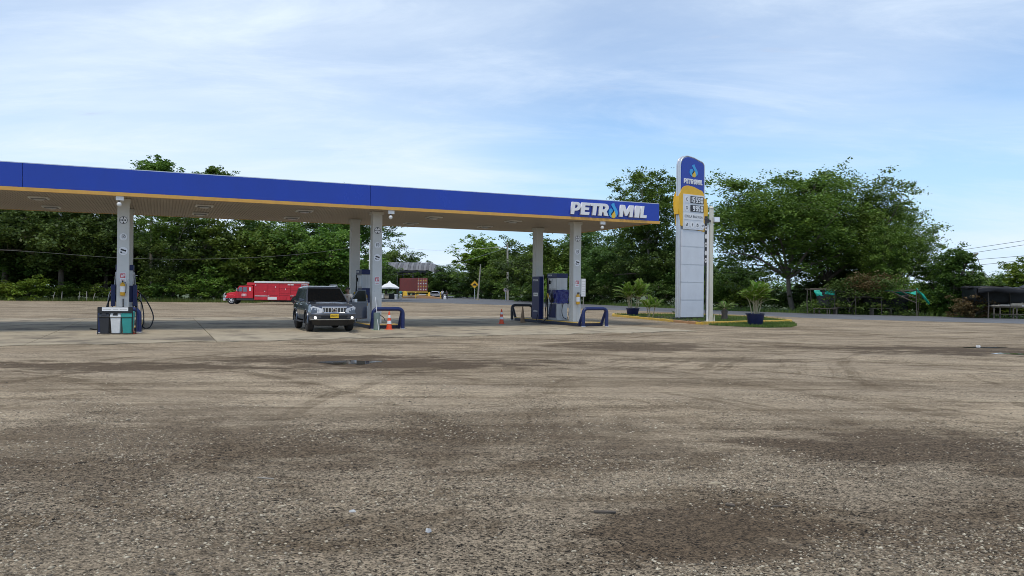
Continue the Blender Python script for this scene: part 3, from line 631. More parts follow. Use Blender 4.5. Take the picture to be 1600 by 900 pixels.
# ---- bent pipe guards
def guard(i, v, back, label):
    t = thing('pipe_guard', label, 'guard rail', W(COLU - i * COLSP, v), KA, 'bent pipe guards at the pump islands')
    hw, h, r = 0.62, 0.86, 0.082; s = -1 if back else 1
    pts = [(-hw, 0, 0), (-hw, 0, h - 0.2)] + [(-hw + 0.2 - 0.2 * math.cos(R(a)), 0, h - 0.2 + 0.2 * math.sin(R(a))) for a in (25, 45, 65)] + [(-hw + 0.2, 0, h), (hw - 0.2, 0, h)] + [(hw - 0.2 + 0.2 * math.sin(R(a)), 0, h - 0.2 + 0.2 * math.cos(R(a))) for a in (25, 45, 65)] + [(hw, 0, h - 0.2), (hw, 0, 0)]
    mm_ = 'pipe_black' if back else 'pipe_blue'
    MB().tube(pts, r, 14).build('bent_pipe', mm_, t, smooth=50)
    for sx in (-1, 1):
        MB().tube([(sx * (hw - .03), 0.04 * s, h - 0.14), (sx * (hw - .03), 0.52 * s, 0.0)], r * 0.85, 12).build('brace', mm_, t, smooth=50)
        MB().lathe([(0.115, 0.03), (0.115, 0.055), (0.09, 0.06)], 12, center=(sx * hw, 0, 0)).build('foot_flange', 'alu', t)
guard(0, -0.25, 0, 'blue bent pipe guard nearest the price sign, at the front of the right island')
guard(1, -0.35, 0, 'blue bent pipe guard around the orange cone beside the SUV')
guard(2, -0.55, 0, 'blue bent pipe guard right of the teal bin')
guard(0, COLV + COLSEP + 1.9, 1, 'black bent pipe guard behind the brown cone, at the back of the right island')

# ================================================================== DISPENSERS
def dispenser(i, label, extra):
    t = thing('fuel_dispenser', label, 'fuel pump', W(COLU - i * COLSP, 3.02, IH), KA, 'fuel dispensers on the pump islands')
    hw, D_ = 0.29, 1.02
    MB().box(-hw, hw, 0, D_, 0, 0.86).build('lower_cabinet', 'panel_light', t, bevel=0.012)
    MB().box(-hw - 0.012, hw + 0.012, -0.012, D_ + 0.012, 0.862, 1.50).build('middle_band', 'navy', t, bevel=0.015)
    MB().box(-hw, hw, 0, D_, 1.502, 2.12).build('upper_cabinet', 'panel_light', t, bevel=0.012)
    tp = MB().box(-hw - 0.03, hw + 0.03, -0.03, D_ + 0.03, 2.122, 2.34).build('head', 'navy', t, bevel=0.02)
    for sx in (-1, 1): MB().box(sx * (hw + 0.02) - 0.02, sx * (hw + 0.02) + 0.02, D_ - 0.03, D_ + 0.03, 0.0, 2.12).build('corner_post', 'black', t)
    mark('brand_lettering', text_mesh('brand_lettering', 'PETROMIL', 0.10, 0.001, 0.02), 'letter_white', tp, (-hw - 0.032, 0.72, 2.24), True)
    # metal seams on the end face
    for x in (-0.1, 0.1): MB().box(x - 0.006, x + 0.006, -0.006, 0.004, 1.52, 2.10).build('panel_rib', 'alu', t)
    # lane faces: display, nozzle boots
    for sx in (-1, 1):
        x0 = sx * (hw + 0.001); xo = sx * (hw + 0.02)
        d = MB().box(min(x0, xo), max(x0, xo), 0.1, 0.92, 1.58, 2.05).build('display_panel', 'sign_grey', t, bevel=0.004)
        xa = xo + sx * 0.006
        MB().box(min(xo, xa), max(xo, xa), 0.55, 0.86, 1.80, 1.98).build('screen', 'glass_dark', d)
        for k in range(2):
            yc = 0.32 + k * 0.34
            b_ = MB().box(min(x0, sx * (hw + .10)), max(x0, sx * (hw + .10)), yc - 0.1, yc + 0.1, 0.90, 1.12).build('nozzle_boot', 'black', t, bevel=0.02)
            nz = MB(); xx0 = sx * (hw + 0.13)
            nz.tube(smooth_path([(xx0 - sx * .02, yc, 0.92), (xx0, yc, 1.05), (xx0 + sx * .03, yc, 1.2), (xx0 + sx * 0.06, yc, 1.33)], 4), [0.022] * 5 + [0.04] * 8, 8)
            nz.box(xx0 - .015, xx0 + .015, yc - 0.07, yc + 0.03, 1.06, 1.22)
            nz.build('nozzle', 'logo_yellow' if (k == 1) else 'red_sign' if i == 2 else 'black', t, smooth=40)
            hp = smooth_path([(xx0 + sx * .05, yc, 1.33), (xx0 + sx * .16, yc + .02, 1.05), (xx0 + sx * .17, yc + .04, 0.45), (xx0 + sx * .12, yc + .12, 0.1), (xx0 + sx * .07, yc + .2, 0.45), (xx0 - sx * .03, yc + .16, 1.3), (xx0 - sx * .08, yc + .12, 2.05)], 6)
            MB().tube(hp, 0.017, 7).build('hose', 'hose' if k else 'panel_light', t, smooth=60)
        MB().box(min(x0, sx * (hw + .012)), max(x0, sx * (hw + .012)), 0.12, 0.9, 0.12, 0.80).build('service_door', 'navy' if i != 2 else 'panel_light', t)
    if i == 2:
        for sx in (-1, 1): MB().box(min(sx * (hw + .02), sx * (hw + .17)), max(sx * (hw + .02), sx * (hw + .17)), -.35, 0.05, .70, 1.55).build('side_wing', 'navy', t, bevel=.02)
    for pts, rr in extra: MB().tube(smooth_path(pts, 8), rr, 8).build('hose', 'hose', t, smooth=60)
    return t
d0 = dispenser(0, 'fuel pump with blue plastic cover on the island nearest the price sign', [([(0.05, -0.04, 0.86), (-0.06, -0.10, 0.5), (0.0, -0.12, 0.18), (0.2, -0.12, 0.06), (0.28, -0.05, 0.08)], 0.02),
     ([(-0.5, 1.5, 1.0), (-0.62, 1.5, 0.3), (-0.78, 1.3, -0.1), (-0.85, 0.8, -0.16), (-0.75, 0.45, -0.02), (-0.5, 0.35, 0.4), (-0.42, 0.32, 0.9)], 0.02)])
# crumpled plastic sheet tied round the middle of that pump
rr = random.Random(3); m_ = MB(); secs = []
for k in range(9):
    z = 0.84 + k * 0.085; ring_ = []
    for q in range(28):
        a = 2 * math.pi * q / 28; cx, cy = math.cos(a), math.sin(a); s_ = 1 / max(abs(cx), abs(cy))
        rad_ = 1 + rr.uniform(-0.03, 0.05) + 0.03 * math.sin(q * 2.1 + k)
        ring_.append((cx * s_ * 0.345 * rad_, 0.16 + cy * s_ * 0.24 * rad_, z + rr.uniform(-.02, .02)))
    secs.append(ring_ + [ring_[0]])
m_.loft(secs).build('plastic_cover', 'navy_plastic', d0, smooth=35)
dispenser(1, 'fuel pump behind the open door of the SUV', [])
dispenser(2, 'fuel pump behind the left column with long looping hoses', [([(0.43, 0.2, 1.3), (0.75, -0.2, 1.0), (1.05, -0.5, 0.35), (0.95, -0.7, -0.1), (0.7, -0.6, -0.12), (0.5, -0.4, 0.3), (0.42, -0.1, 0.9)], 0.024),
     ([(0.4, 0.1, 1.0), (0.62, -0.5, 0.85), (0.72, -0.8, 0.3), (0.66, -0.8, -0.05), (0.5, -0.5, 0.3), (0.4, 0.1, 0.7)], 0.024), ([(-0.4, 0.2, 1.3), (-0.55, -0.1, 0.9), (-0.62, -0.4, 0.3), (-0.8, -1.0, -0.13), (-1.1, -1.3, -0.13)], 0.024), ([(-0.4, 0.4, 1.2), (-0.62, 0.1, 0.7), (-0.6, -0.1, 0.1), (-0.45, 0.2, 0.5)], 0.024)])
# slim blue cabinet by the rear column
t = thing('service_cabinet', 'tall slim blue cabinet with white label beside the rear column', 'cabinet', W(COLU, 4.32, IH), KA)
MB().box(-0.64, -0.40, 0, 0.86, 0, 2.2).build('cabinet_body', 'navy', t, bevel=0.01)
MB().box(-0.42, -0.375, 0.0, 0.04, 0.0, 2.28).build('edge_profile', 'alu', t)
MB().box(-0.648, -0.641, 0.14, 0.66, 1.18, 1.36).build('label_plate', 'letter_white', t)
mark('lettering', text_mesh('lettering', 'PETROMIL', 0.09, 0.001), 'black', t, (-0.651, 0.4, 1.27), True)
mark('lettering', text_mesh('lettering', 'PETROMIL', 0.14, 0.001, 0.02), 'letter_white', t, (-0.643, 0.42, 2.0), True)
mark('lettering', text_mesh('lettering', 'efectivo', 0.15, 0.001, 0.01), 'letter_white', t, (-0.643, 0.42, 0.42), True)

# ---- fire extinguishers hung on the columns
def extinguisher(loc, rz, label):
    t = thing('fire_extinguisher', label, 'extinguisher', loc, rz, 'yellow fire extinguishers')
    MB().lathe([(0.05, 0), (0.085, 0.015), (0.09, 0.06), (0.09, 0.40), (0.075, 0.46), (0.03, 0.49), (0.03, 0.52)], 16).build('cylinder', 'extinguisher_yellow', t, smooth=50)
    MB().lathe([(0.0905, 0.14), (0.0915, 0.14), (0.0915, 0.36), (0.0905, 0.36)], 16, caps=False).build('label_wrap', 'letter_white', t, smooth=50)
    m_ = MB(); m_.box(-0.025, 0.025, -0.1, 0.04, 0.52, 0.545); m_.box(-0.02, 0.02, -0.12, 0.03, 0.56, 0.58); m_.cyl((0, 0, 0.5), (0, 0, 0.57), 0.025); m_.build('valve_handle', 'black', t)
    MB().tube(smooth_path([(0.03, 0, 0.53), (0.11, -0.01, 0.48), (0.12, -0.02, 0.3), (0.10, -0.02, 0.1)], 5), 0.011, 6).build('discharge_hose', 'black', t)
extinguisher(W(COLU, COLV - 0.31, 1.02), KA, 'yellow fire extinguisher on the front column nearest the price sign')
extinguisher(W(COLU - 2 * COLSP, COLV - 0.31, 1.32), KA, 'yellow fire extinguisher on the left column above the bins')
extinguisher(W(COLU - COLSP - 0.36, COLV + 0.3, 0.92), KA + R(-60), 'yellow fire extinguisher between the open SUV door and the column')

# ---- cones
def cone(loc, h, label, kind, rz=0.3):
    t = thing('traffic_cone', label, 'cone', loc, rz, 'traffic cones')
    b0, b1 = 0.125, 0.028; m0 = 'cone_old' if kind == 'old' else 'cone_orange'
    MB().box(-0.18, 0.18, -0.18, 0.18, 0, 0.035).build('base', m0, t, bevel=0.02)
    def r(z): return b0 + (b1 - b0) * z / h
    MB().lathe([(r(0.03), 0.034), (r(h * .97), h * .97), (b1 * .6, h)], 18).build('cone_body', m0, t, smooth=40)
    if kind != 'old':
        for a, b_ in ((0.33, 0.50), (0.66, 0.80)):
            MB().lathe([(r(h * a) + 0.001, h * a), (r(h * a) + 0.004, h * a), (r(h * b_) + 0.004, h * b_), (r(h * b_) + 0.001, h * b_)], 18, caps=False).build('reflective_collar', 'letter_white', t, smooth=40)
cone(G(608, 515.6), 0.76, 'orange cone with white bands under the blue guard beside the SUV', 'new')
cone(G(204.5, 522.5), 0.72, 'orange cone with white bands squeezed beside the teal bin', 'new')
cone(G(783.5, 506.6), 0.74, 'orange cone with white bands standing alone between two islands', 'new')
cone(G(816.5, 504.5), 0.84, 'faded brown cone in front of the black pipe guard', 'old')

# ---- recycling bins with their rack
pb = W(COLU - 2 * COLSP - 0.02, -1.42)
rzb = 0.16
t = thing('bin_rack', 'black metal bin rack with white header board around the three bins', 'bin rack', pb, rzb)
m_ = MB()
for x in (-0.58, 0.53): m_.cyl((x, -0.2, 0.03), (x, -0.2, 0.95), 0.018, seg=8); m_.cyl((x, 0.2, 0.03), (x, 0.2, 0.95), 0.018, seg=8)
for z in (0.06, 0.62): m_.cyl((-0.58, 0.2, z), (0.53, 0.2, z), 0.015, seg=6); m_.cyl((-0.58, -0.2, z), (0.53, -0.2, z), 0.015, seg=6)
m_.build('frame', 'black', t)
MB().box(-0.58, 0.53, -0.225, -0.2, 0.76, 0.97).build('header_board', 'black', t)
hb = MB().box(-0.44, 0.40, -0.235, -0.226, 0.83, 0.955).build('header_label', 'letter_white', t)
for x0, x1 in ((-0.41, -0.16), (-0.08, 0.08), (0.13, 0.36)): MB().box(x0, x1, -0.238, -0.2355, 0.875, 0.905).build('caption', 'column_grey', hb)
def bin_(dx, mname, label, squat=False):
    p = Matrix.Rotation(rzb, 4, 'Z') @ Vector((dx, -0.03, 0)); b_ = thing('litter_bin', label, 'bin', pb + p + Vector((0, 0, 0.035)), rzb, 'litter bins in the rack')
    def sq(s, z, d=1.0): return [(-s, -s * d, z), (s, -s * d, z), (s, s * d, z), (-s, s * d, z)]
    m_ = MB(); m_.loft([sq(0.13, 0), sq(0.165, 0.56)], close=True); m_.build('tub', mname, b_, bevel=0.02)
    l = MB(); l.loft([sq(0.178, 0.562), sq(0.178, 0.61), sq(0.16, 0.70), sq(0.10, 0.80)] if not squat else [sq(0.178, 0.562), sq(0.178, 0.74), sq(0.15, 0.79)], close=True); lid = l.build('lid', mname, b_, bevel=0.015)
    MB().lathe([(0.11, 0), (0.11, 0.006)], 16, center=(0, -0.05, 0.792 if squat else 0.802), sy=0.6).build('mouth', 'black', lid)
    if not squat:
        h_ = MB().prism([(-.08, .64), (.08, .64), (.06, .73), (-.06, .73)], -0.182, -0.158); h_.build('flap', 'black' if mname != 'bin_black' else 'dark_metal', lid)
bin_(-0.385, 'bin_black', 'black litter bin at the left of the rack')
bin_(-0.02, 'bin_white', 'white litter bin in the middle of the rack')
bin_(0.345, 'bin_teal', 'teal litter bin at the right of the rack', True)
# ---- squeegee bucket by the guard
t = thing('squeegee_bucket', 'grey green windscreen cleaning bucket with a pale stick beside the blue guard', 'bucket', G(588.5, 516.8), 0.2)
MB().lathe([(0.10, 0.03), (0.125, 0.05), (0.115, 0.4), (0.13, 0.72), (0.10, 0.72), (0.09, 0.5)], 16).build('bucket_body', 'bucket_green', t, smooth=40)
MB().box(-0.2, 0.3, -0.14, 0.14, 0, 0.035).build('tray', 'mint', t, bevel=0.01)
MB().cyl((0.07, -0.15, 0.03), (-0.06, 0.0, 1.35), 0.014, seg=8).build('stick', 'letter_white', t)
MB().tube([(0.04, 0.02, 0.7), (0.28, 0.0, 0.52), (0.34, 0, 0.38)], 0.016, 6).build('squeegee_handle', 'black', t)
# ================================================================== VEHICLES
def evaluated(o):
    dg = bpy.context.evaluated_depsgraph_get(); me = bpy.data.meshes.new_from_object(o.evaluated_get(dg)); return me
def cut(o, cutter):
    md = o.modifiers.new('cut', 'BOOLEAN'); md.operation = 'DIFFERENCE'; md.object = cutter; md.solver = 'EXACT'
    bpy.context.view_layer.update(); me = evaluated(o); o.modifiers.remove(md); old = o.data; o.data = me; bpy.data.meshes.remove(old)
def wheel(parent, x, y, r, wd, side, rim='alu', spokes=6):
    t = MB().lathe([(r * .62, -wd / 2), (r * .9, -wd / 2), (r * .985, -wd * .4), (r, -wd * .2), (r, wd * .2), (r * .985, wd * .4), (r * .9, wd / 2), (r * .62, wd / 2)], 28, caps=False)
    o = t.build('wheel', 'rubber', parent, smooth=40); rot = Matrix.Translation((x, y, r)) @ Matrix.Rotation(R(90) * side, 4, 'Y'); o.matrix_local = rot
    m_ = MB(); m_.lathe([(r * .66, wd * .30), (r * .66, wd * .46), (r * .60, wd * .46), (r * .58, wd * .2)], 24, caps=False); m_.lathe([(r * .14, wd * .2), (r * .14, wd * .42), (r * .05, wd * .46)], 12)
    for k in range(spokes):
        a = 2 * math.pi * k / spokes; q = Matrix.Rotation(a, 4, 'Z'); m_.box(r * .1, r * .63, -r * .075, r * .075, wd * .25, wd * .41, mtx=q)
    m_.build('rim', rim, o, smooth=40)
    MB().lathe([(r * .60, wd * .05), (r * .60, wd * .12)], 20).build('brake_disc', 'black', o)
    return o
SUVP = Vector((-6.66, 29.30, 0.035))
def suv():
    t = thing('suv', 'dark grey SUV with yellow plate and its driver door open at the pump', 'car', SUVP, KA); t.scale = (.94, .94, .93)
    st = [(0.0, .56, .93, .60), (0.03, .50, 1.0, .74), (0.12, .42, 1.06, .86), (0.35, .40, 1.10, .925), (0.7, .40, 1.125, .94), (1.15, .40, 1.155, .945), (1.5, .40, 1.19, .945), (2.4, .40, 1.2, .945), (3.6, .40, 1.2, .945), (4.3, .42, 1.2, .935), (4.62, .47, 1.18, .90), (4.74, .56, 1.12, .83)]
    secs = []
    for y, zb_, zt_, hw in st:
        h = zt_ - zb_; cr = 0.045 if y > .2 else .02
        half = [(0.0, zb_), (hw * .72, zb_), (hw * .95, zb_ + .06), (hw * .985, zb_ + .2 * h), (hw, zb_ + .45 * h), (hw * .995, zb_ + .66 * h), (hw * .965, zb_ + .86 * h), (hw * .90, zt_ - .01), (hw * .70, zt_ + cr * .5), (hw * .35, zt_ + cr), (0.0, zt_ + cr)]
        secs.append([(x, y, z) for x, z in half] + [(-x, y, z) for x, z in half[-2:0:-1]])
    m_ = MB(); m_.loft(secs, close=True); body = m_.build('body', 'car_paint', t)
    cm = MB()
    for y in (.97, 3.76):
        for s in (-1, 1): cm.cyl((s * .52, y, .41), (s * 1.2, y, .41), .475, seg=28)
    ct = cm.build('cutter', None); ct.parent = t
    bpy.context.view_layer.update(); cut(body, ct); bpy.data.objects.remove(ct)
    if not body.data.materials: body.data.materials.append(M['car_paint'])
    body.data.shade_smooth(); body.data.set_sharp_from_angle(angle=R(28))
    # arch lips
    for y in (.97, 3.76):
        for s in (-1, 1):
            pts = [(s * .948, y + .485 * math.cos(R(a)), .41 + .485 * math.sin(R(a))) for a in range(-8, 189, 14)]
            MB().tube(pts, 0.026, 6).build('arch_lip', 'car_paint', t, smooth=60)
    # greenhouse
    def ghx(z): return .875 - (z - 1.18) / .64 * .20
    gh = [[(-.88, 1.36, 1.18), (.88, 1.36, 1.18), (.88, 4.66, 1.18), (-.88, 4.66, 1.18)], [(-.80, 1.78, 1.45), (.80, 1.78, 1.45), (.80, 4.56, 1.45), (-.80, 4.56, 1.45)], [(-.70, 2.22, 1.765), (.70, 2.22, 1.765), (.72, 4.42, 1.765), (-.72, 4.42, 1.765)], [(-.60, 2.42, 1.84), (.60, 2.42, 1.84), (.60, 4.25, 1.84), (-.60, 4.25, 1.84)]]
    MB().loft(gh, close=True).build('cabin', 'car_paint', t, smooth=30, bevel=0.02)
    MB().loft([[(-.60, 2.34, 1.836), (.60, 2.34, 1.836), (.60, 4.3, 1.84), (-.60, 4.3, 1.84)], [(-.5, 2.5, 1.868), (.5, 2.5, 1.868), (.5, 4.15, 1.872), (-.5, 4.15, 1.872)]], close=True).build('roof_panel_sky_sheen', 'car_silver', t, smooth=50)  # pale silver stands in for sky mirrored on the dark roof
    n_ = Vector((0, -.58, .82)) * 0.012
    MB().add([Vector(p) + n_ for p in ((-.80, 1.40, 1.20), (.80, 1.40, 1.20), (.745, 1.80, 1.46), (.655, 2.20, 1.752), (-.655, 2.20, 1.752), (-.745, 1.80, 1.46))], [(0, 1, 2, 5), (5, 2, 3, 4)]).build('windscreen', 'glass_dark', t)
    for s in (-1, 1):
        def sp(y, z): return (s * (ghx(z) + .012), y, z)
        for pl in ([(1.72, 1.24), (2.52, 1.24), (2.56, 1.70), (2.26, 1.70)], [(2.60, 1.24), (3.50, 1.24), (3.46, 1.70), (2.64, 1.70)], [(3.58, 1.25), (4.42, 1.27), (4.28, 1.69), (3.54, 1.70)]):
            MB().add([sp(*p) for p in pl], [(0, 1, 2, 3)]).build('side_window', 'glass_sky_sheen' if s < 0 else 'glass_dark', t)  # near-side panes carry the painted sky reflection
        MB().tube([(s * .62, 2.5, 1.85), (s * .62, 2.6, 1.905), (s * .62, 4.1, 1.91), (s * .62, 4.2, 1.855)], .022, 6).build('roof_rail', 'car_silver', t)
        for y in (2.58, 3.5): MB().box(s * .925 - .02, s * .925 + .03, y - .1, y + .1, 1.07, 1.10).build('door_handle', 'chrome', t)
        MB().box(s * .97 - .1, s * .97 + .06, 1.5, 3.3, .36, .40).build('side_step', 'dark_metal', t, bevel=.01)
        for y in (2.56, 3.54): MB().box(s * .9425, s * .9465, y - .005, y + .005, .52, 1.15).build('door_gap', 'black', t) if s < 0 else None
        # lamps
        hl = [(.46, .80), (.62, .755), (.84, .82), (.895, .98), (.80, 1.045), (.60, .985), (.47, .94)]
        secs = [[(s * x, -.055 + max(0, x - .45) ** 2 * 1.15, z) for x, z in hl], [(s * x, .30, z) for x, z in hl]]
        h_ = MB().loft(secs, close=True).build('headlight', 'lamp_lens', t, smooth=25)
        for cx, cz in ((.63, .885), (.74, .92)): MB().lathe([(.04, 0), (.036, .012)], 14).build('projector', 'car_silver', h_).matrix_local = Matrix.Translation((s * cx, -.062 + (cx - .45) ** 2 * 1.15, cz)) @ STAND
        MB().lathe([(.06, -.02), (.062, .03), (.045, .05)], 16).build('fog_light', 'fog_lit', t).matrix_local = Matrix.Translation((s * .72, .07, .585)) @ STAND
    # nose
    MB().box(-.46, .46, -.03, .08, .775, .985).build('grille_backing', 'black', t, bevel=.03)
    m_ = MB(); m_.tube([(-.47, -.03, .985), (-.42, -.035, .775), (.42, -.035, .775), (.47, -.03, .985), (-.47, -.03, .985)], .026, 8)
    m_.tube([(-.49, -.025, 1.0), (.49, -.025, 1.0)], .034, 8); m_.build('grille_frame', 'chrome', t, smooth=60)
    for k in range(7):
        if k == 3: continue
        x = -.36 + k * .12; MB().box(x - .026, x + .026, -.05, -.025, .80, .97).build('grille_bar', 'chrome', t, bevel=.006)
    e = MB().tube([(.085 * math.cos(a), -.055, .885 + .06 * math.sin(a)) for a in [2 * math.pi * i / 20 for i in range(21)]], .013, 6); e.tube([(.04 * math.cos(a), -.055, .885 + .056 * math.sin(a)) for a in [2 * math.pi * i / 16 for i in range(17)]], .010, 6)
    e.tube([(.06 * math.cos(a), -.055, .918 + .02 * math.sin(a)) for a in [2 * math.pi * i / 16 for i in range(17)]], .010, 6); e.build('emblem', 'chrome', t, smooth=60)
    MB().loft([[(-.86, .10, .66), (-.62, -.035, .66), (.62, -.035, .66), (.86, .10, .66)], [(-.90, .10, .72), (-.62, -.07, .72), (.62, -.07, .72), (.90, .10, .72)], [(-.88, .10, .775), (-.6, -.035, .775), (.6, -.035, .775), (.88, .10, .775)]]).build('bumper_beam', 'car_paint', t, smooth=30)
    MB().box(-.52, .52, -.012, .05, .545, .66).build('lower_intake', 'black', t)
    MB().loft([[(-.90, .16, .50), (-.6, -.02, .49), (.6, -.02, .49), (.90, .16, .50)], [(-.90, .15, .535), (-.6, -.05, .525), (.6, -.05, .525), (.90, .15, .535)]]).build('bumper_strip', 'car_silver', t)
    MB().loft([[(-.80, .25, .30), (-.5, .08, .28), (.5, .08, .28), (.80, .25, .30)], [(-.88, .16, .49), (-.6, -.015, .485), (.6, -.015, .485), (.88, .16, .49)]]).build('skid_guard', 'black', t)
    MB().box(-.62, .62, .35, 4.3, .24, .42).build('underbody', 'black', t)
    p = MB().box(-.165, .165, -.092, -.078, .575, .73).build('number_plate', 'plate_yellow', t, bevel=.004)
    mark('plate_lettering', text_mesh('plate_lettering', 'MSM·93', .095, .001, .008), 'black', p, (0, -.0935, .652))
    MB().tube([(-.62, .60, 1.162), (0, .52, 1.19), (.62, .60, 1.162)], .012, 6).build('bonnet_line', 'car_silver', t)
    for s in (-1, 1): MB().tube([(s * .1, 1.36, 1.215), (s * .45, 1.42, 1.235), (s * .62 if s > 0 else -.55, 1.5, 1.27)], .010, 5).build('wiper', 'black', t)
    # mirror on the near side
    MB().loft([[(-.90, 1.62, 1.22), (-.90, 1.72, 1.22), (-.90, 1.72, 1.30), (-.90, 1.62, 1.30)], [(-1.12, 1.56, 1.19), (-1.12, 1.70, 1.19), (-1.12, 1.70, 1.36), (-1.12, 1.56, 1.36)]], close=True).build('wing_mirror', 'car_paint', t, bevel=.03)
    for y in (.97, 3.76):
        wheel(t, -.80, y, .385, .26, -1, 'dark_metal'); wheel(t, .80, y, .385, .26, 1, 'dark_metal')
    # open driver door (car's left)
    d = bpy.data.objects.new('open_door', None); d.parent = t; bpy.data.objects.remove(d)
    q = Matrix.Translation((.935, 1.50, 0)) @ Matrix.Rotation(R(-58), 4, 'Z')
    def dbox(m2, *a): return m2.box(*a)
    m_ = MB(); m_.box(-.07, 0.0, 0, 1.06, .46, 1.19); dr = m_.build('front_door', 'car_paint', t, bevel=.025); dr.matrix_local = q
    m_ = MB(); m_.prism([(.02, 1.192), (1.05, 1.192), (1.0, 1.72), (.52, 1.72)], -.05, -.02, plane='yz'); m_.build('door_window_frame', 'car_paint', dr)
    m_ = MB(); m_.prism([(.14, 1.23), (.99, 1.23), (.95, 1.68), (.55, 1.68)], -.062, -.008, plane='yz'); m_.build('door_glass', 'glass_dark', dr)
    MB().box(-.055, -.015, 1.061, 1.075, .48, 1.2).build('door_edge', 'car_silver', dr)
    MB().loft([[(0.0, .12, 1.2), (0.0, .22, 1.2), (0.0, .22, 1.3), (0.0, .12, 1.3)], [(.26, .10, 1.17), (.26, .22, 1.17), (.26, .22, 1.33), (.26, .10, 1.33)]], close=True).build('wing_mirror', 'car_silver', dr, bevel=.03)
    return t
suv()

def truck():
    p = G(347, 475.2); t = thing('delivery_truck', 'red beverage truck with peeling box body parked before the trees', 'truck', p, R(4))
    # x runs back from the nose, the camera side is y = 0
    def pr(poly, y0, y1, name, m, **k): return MB().prism([(x * .8, z) for x, z in poly], y0, y1).build(name, m, t, **k)
    WD = 2.2
    pr([(0.45, .62), (2.0, .62), (2.0, 1.30), (1.55, 1.28), (0.55, 1.15), (0.42, 1.04)], .25, WD - .25, 'bonnet', 'truck_red_plain', bevel=.06)
    for y0, y1 in ((0, .5), (WD - .5, WD)):
        pr([(0.35, .62), (0.55, .90), (0.85, 1.02), (1.35, 1.02), (1.62, .88), (1.75, .62)], y0, y1, 'fender', 'truck_red_plain', bevel=.05)
    pr([(0.40, .50), (0.5, .50), (0.58, 1.06), (0.46, 1.06)], .45, WD - .45, 'grille', 'chrome', bevel=.02)
    MB().box(.06, .34, .05, WD - .05, .34, .60).build('bumper', 'chrome', t, bevel=.04)
    for y0, y1 in ((.06, .42), (WD - .42, WD - .06)): MB().box(.27, .44, y0, y1, .66, .88).build('headlight', 'lamp_lens', t, bevel=.04)
    for y in (.35, WD - .35): MB().tube([(.12, y, .5), (.1, y, 1.0), (.24, y, 1.18)], .05, 8).build('grille_guard', 'chrome', t, smooth=60)
    pr([(1.62, .62), (3.85, .62), (3.85, 1.86), (3.6, 1.92), (2.12, 1.90), (1.98, 1.78), (1.62, 1.28)], .08, WD - .08, 'cab', 'truck_red_plain', bevel=.05)
    pr([(1.70, 1.30), (2.06, 1.76), (2.04, 1.80), (1.66, 1.34)], .16, WD - .16, 'windscreen', 'glass_sky_sheen')
    for xs in ([(1.80, 1.32), (2.48, 1.32), (2.48, 1.76), (2.12, 1.76)], [(2.60, 1.30), (3.05, 1.30), (3.05, 1.76), (2.60, 1.76)]):
        for y0, y1 in ((.066, .079), (WD - .079, WD - .066)): pr(xs, y0, y1, 'side_window', 'glass_sky_sheen')
    pr([(3.35, 1.38), (3.6, 1.38), (3.6, 1.74), (3.35, 1.74)], .066, .079, 'rear_quarter_window', 'letter_white')
    for x in (2.03, 2.56): MB().box(x - .012, x + .012, .072, .079, .7, 1.8).build('door_gap', 'black', t)
    bl = MB().box(1.94, 2.40, .06, .078, .84, 1.08).build('door_emblem', 'letter_white', t)
    for x, w_ in ((2.0, .10), (2.14, .08), (2.27, .08)): MB().box(x, x + w_, .055, .0595, .89, 1.02).build('emblem_mark', 'red_sign', bl)
    MB().tube([(1.6, .02, 1.30), (1.57, -.18, 1.36), (1.57, -.2, 1.62)], .03, 6).build('mirror_arm', 'black', t); MB().box(1.52, 1.57, -.3, -.12, 1.36, 1.66).build('wing_mirror', 'chrome', t)
    MB().box(1.4, 3.15, .1, WD - .1, .42, .60).build('step_skirt', 'dark_metal', t)
    MB().box(.5, 8.3, .6, WD - .6, .38, .56).build('chassis', 'black', t)
    # box body: four bays of horizontal slats with uprights
    bx0, bx1 = 3.24, 8.35
    MB().box(bx0, bx1, .06, WD - .06, .45, 2.2).build('box_body', 'truck_red', t)
    MB().box(bx0 - .85, bx0 + .0, .25, WD - .25, 1.95, 2.24).build('box_nose', 'truck_red', t, bevel=.05)
    MB().box(bx0 - .02, bx1 + .03, -.03, WD + .03, 2.2, 2.38).build('roof_edge', 'white_paint', t, bevel=.03)
    bays = [bx0, bx0 + 1.3, bx0 + 2.45, bx0 + 3.6, bx1]
    for i in range(4):
        a, b_ = bays[i], bays[i + 1]
        for k in range(7):
            z = .98 + k * .172; dy = .01 * ((i + k) % 3)
            MB().box(a + .03, b_ - .03, .015 + dy, .059, z, z + .16).build('slat', 'truck_red', t)
    for x in bays: MB().box(x - .028, x + .028, -.02, .058, .45, 2.19).build('upright', 'truck_red', t)
    for a, b_, m in ((bx0 + .04, bx0 + 1.25, 'truck_red'), (bx0 + 1.34, bx0 + 2.26, 'white_paint'), (bx0 + 2.34, bx0 + 3.2, 'truck_red')): MB().box(a, b_, .0, .058, .50, .78).build('lower_panel', m, t)
    MB().box(bx0, bx0 + 1.5, -.01, .058, .84, .91).build('rub_rail', 'white_paint', t); MB().box(bx0 + 3.6, bx1, -.01, .058, .88, .93).build('rub_rail', 'white_paint', t)
    for x, z, w_, h_ in ((bx0 + 1.0, 1.3, .08, .1), (bx0 + 2.1, 1.75, .06, .12), (bx0 + 3.35, 2.0, .6, .1), (bx0 + 3.1, 1.5, .05, .16), (bx0 + 2.4, .56, .8, .08), (bx0 + .1, 1.9, .05, .18)):
        MB().box(x, x + w_, .002, .0145, z, z + h_).build('bare_patch', 'letter_white', t)
    MB().box(bx0 + 3.72, bx0 + 4.67, -.01, .058, .45, .86).build('wheel_box', 'black', t)
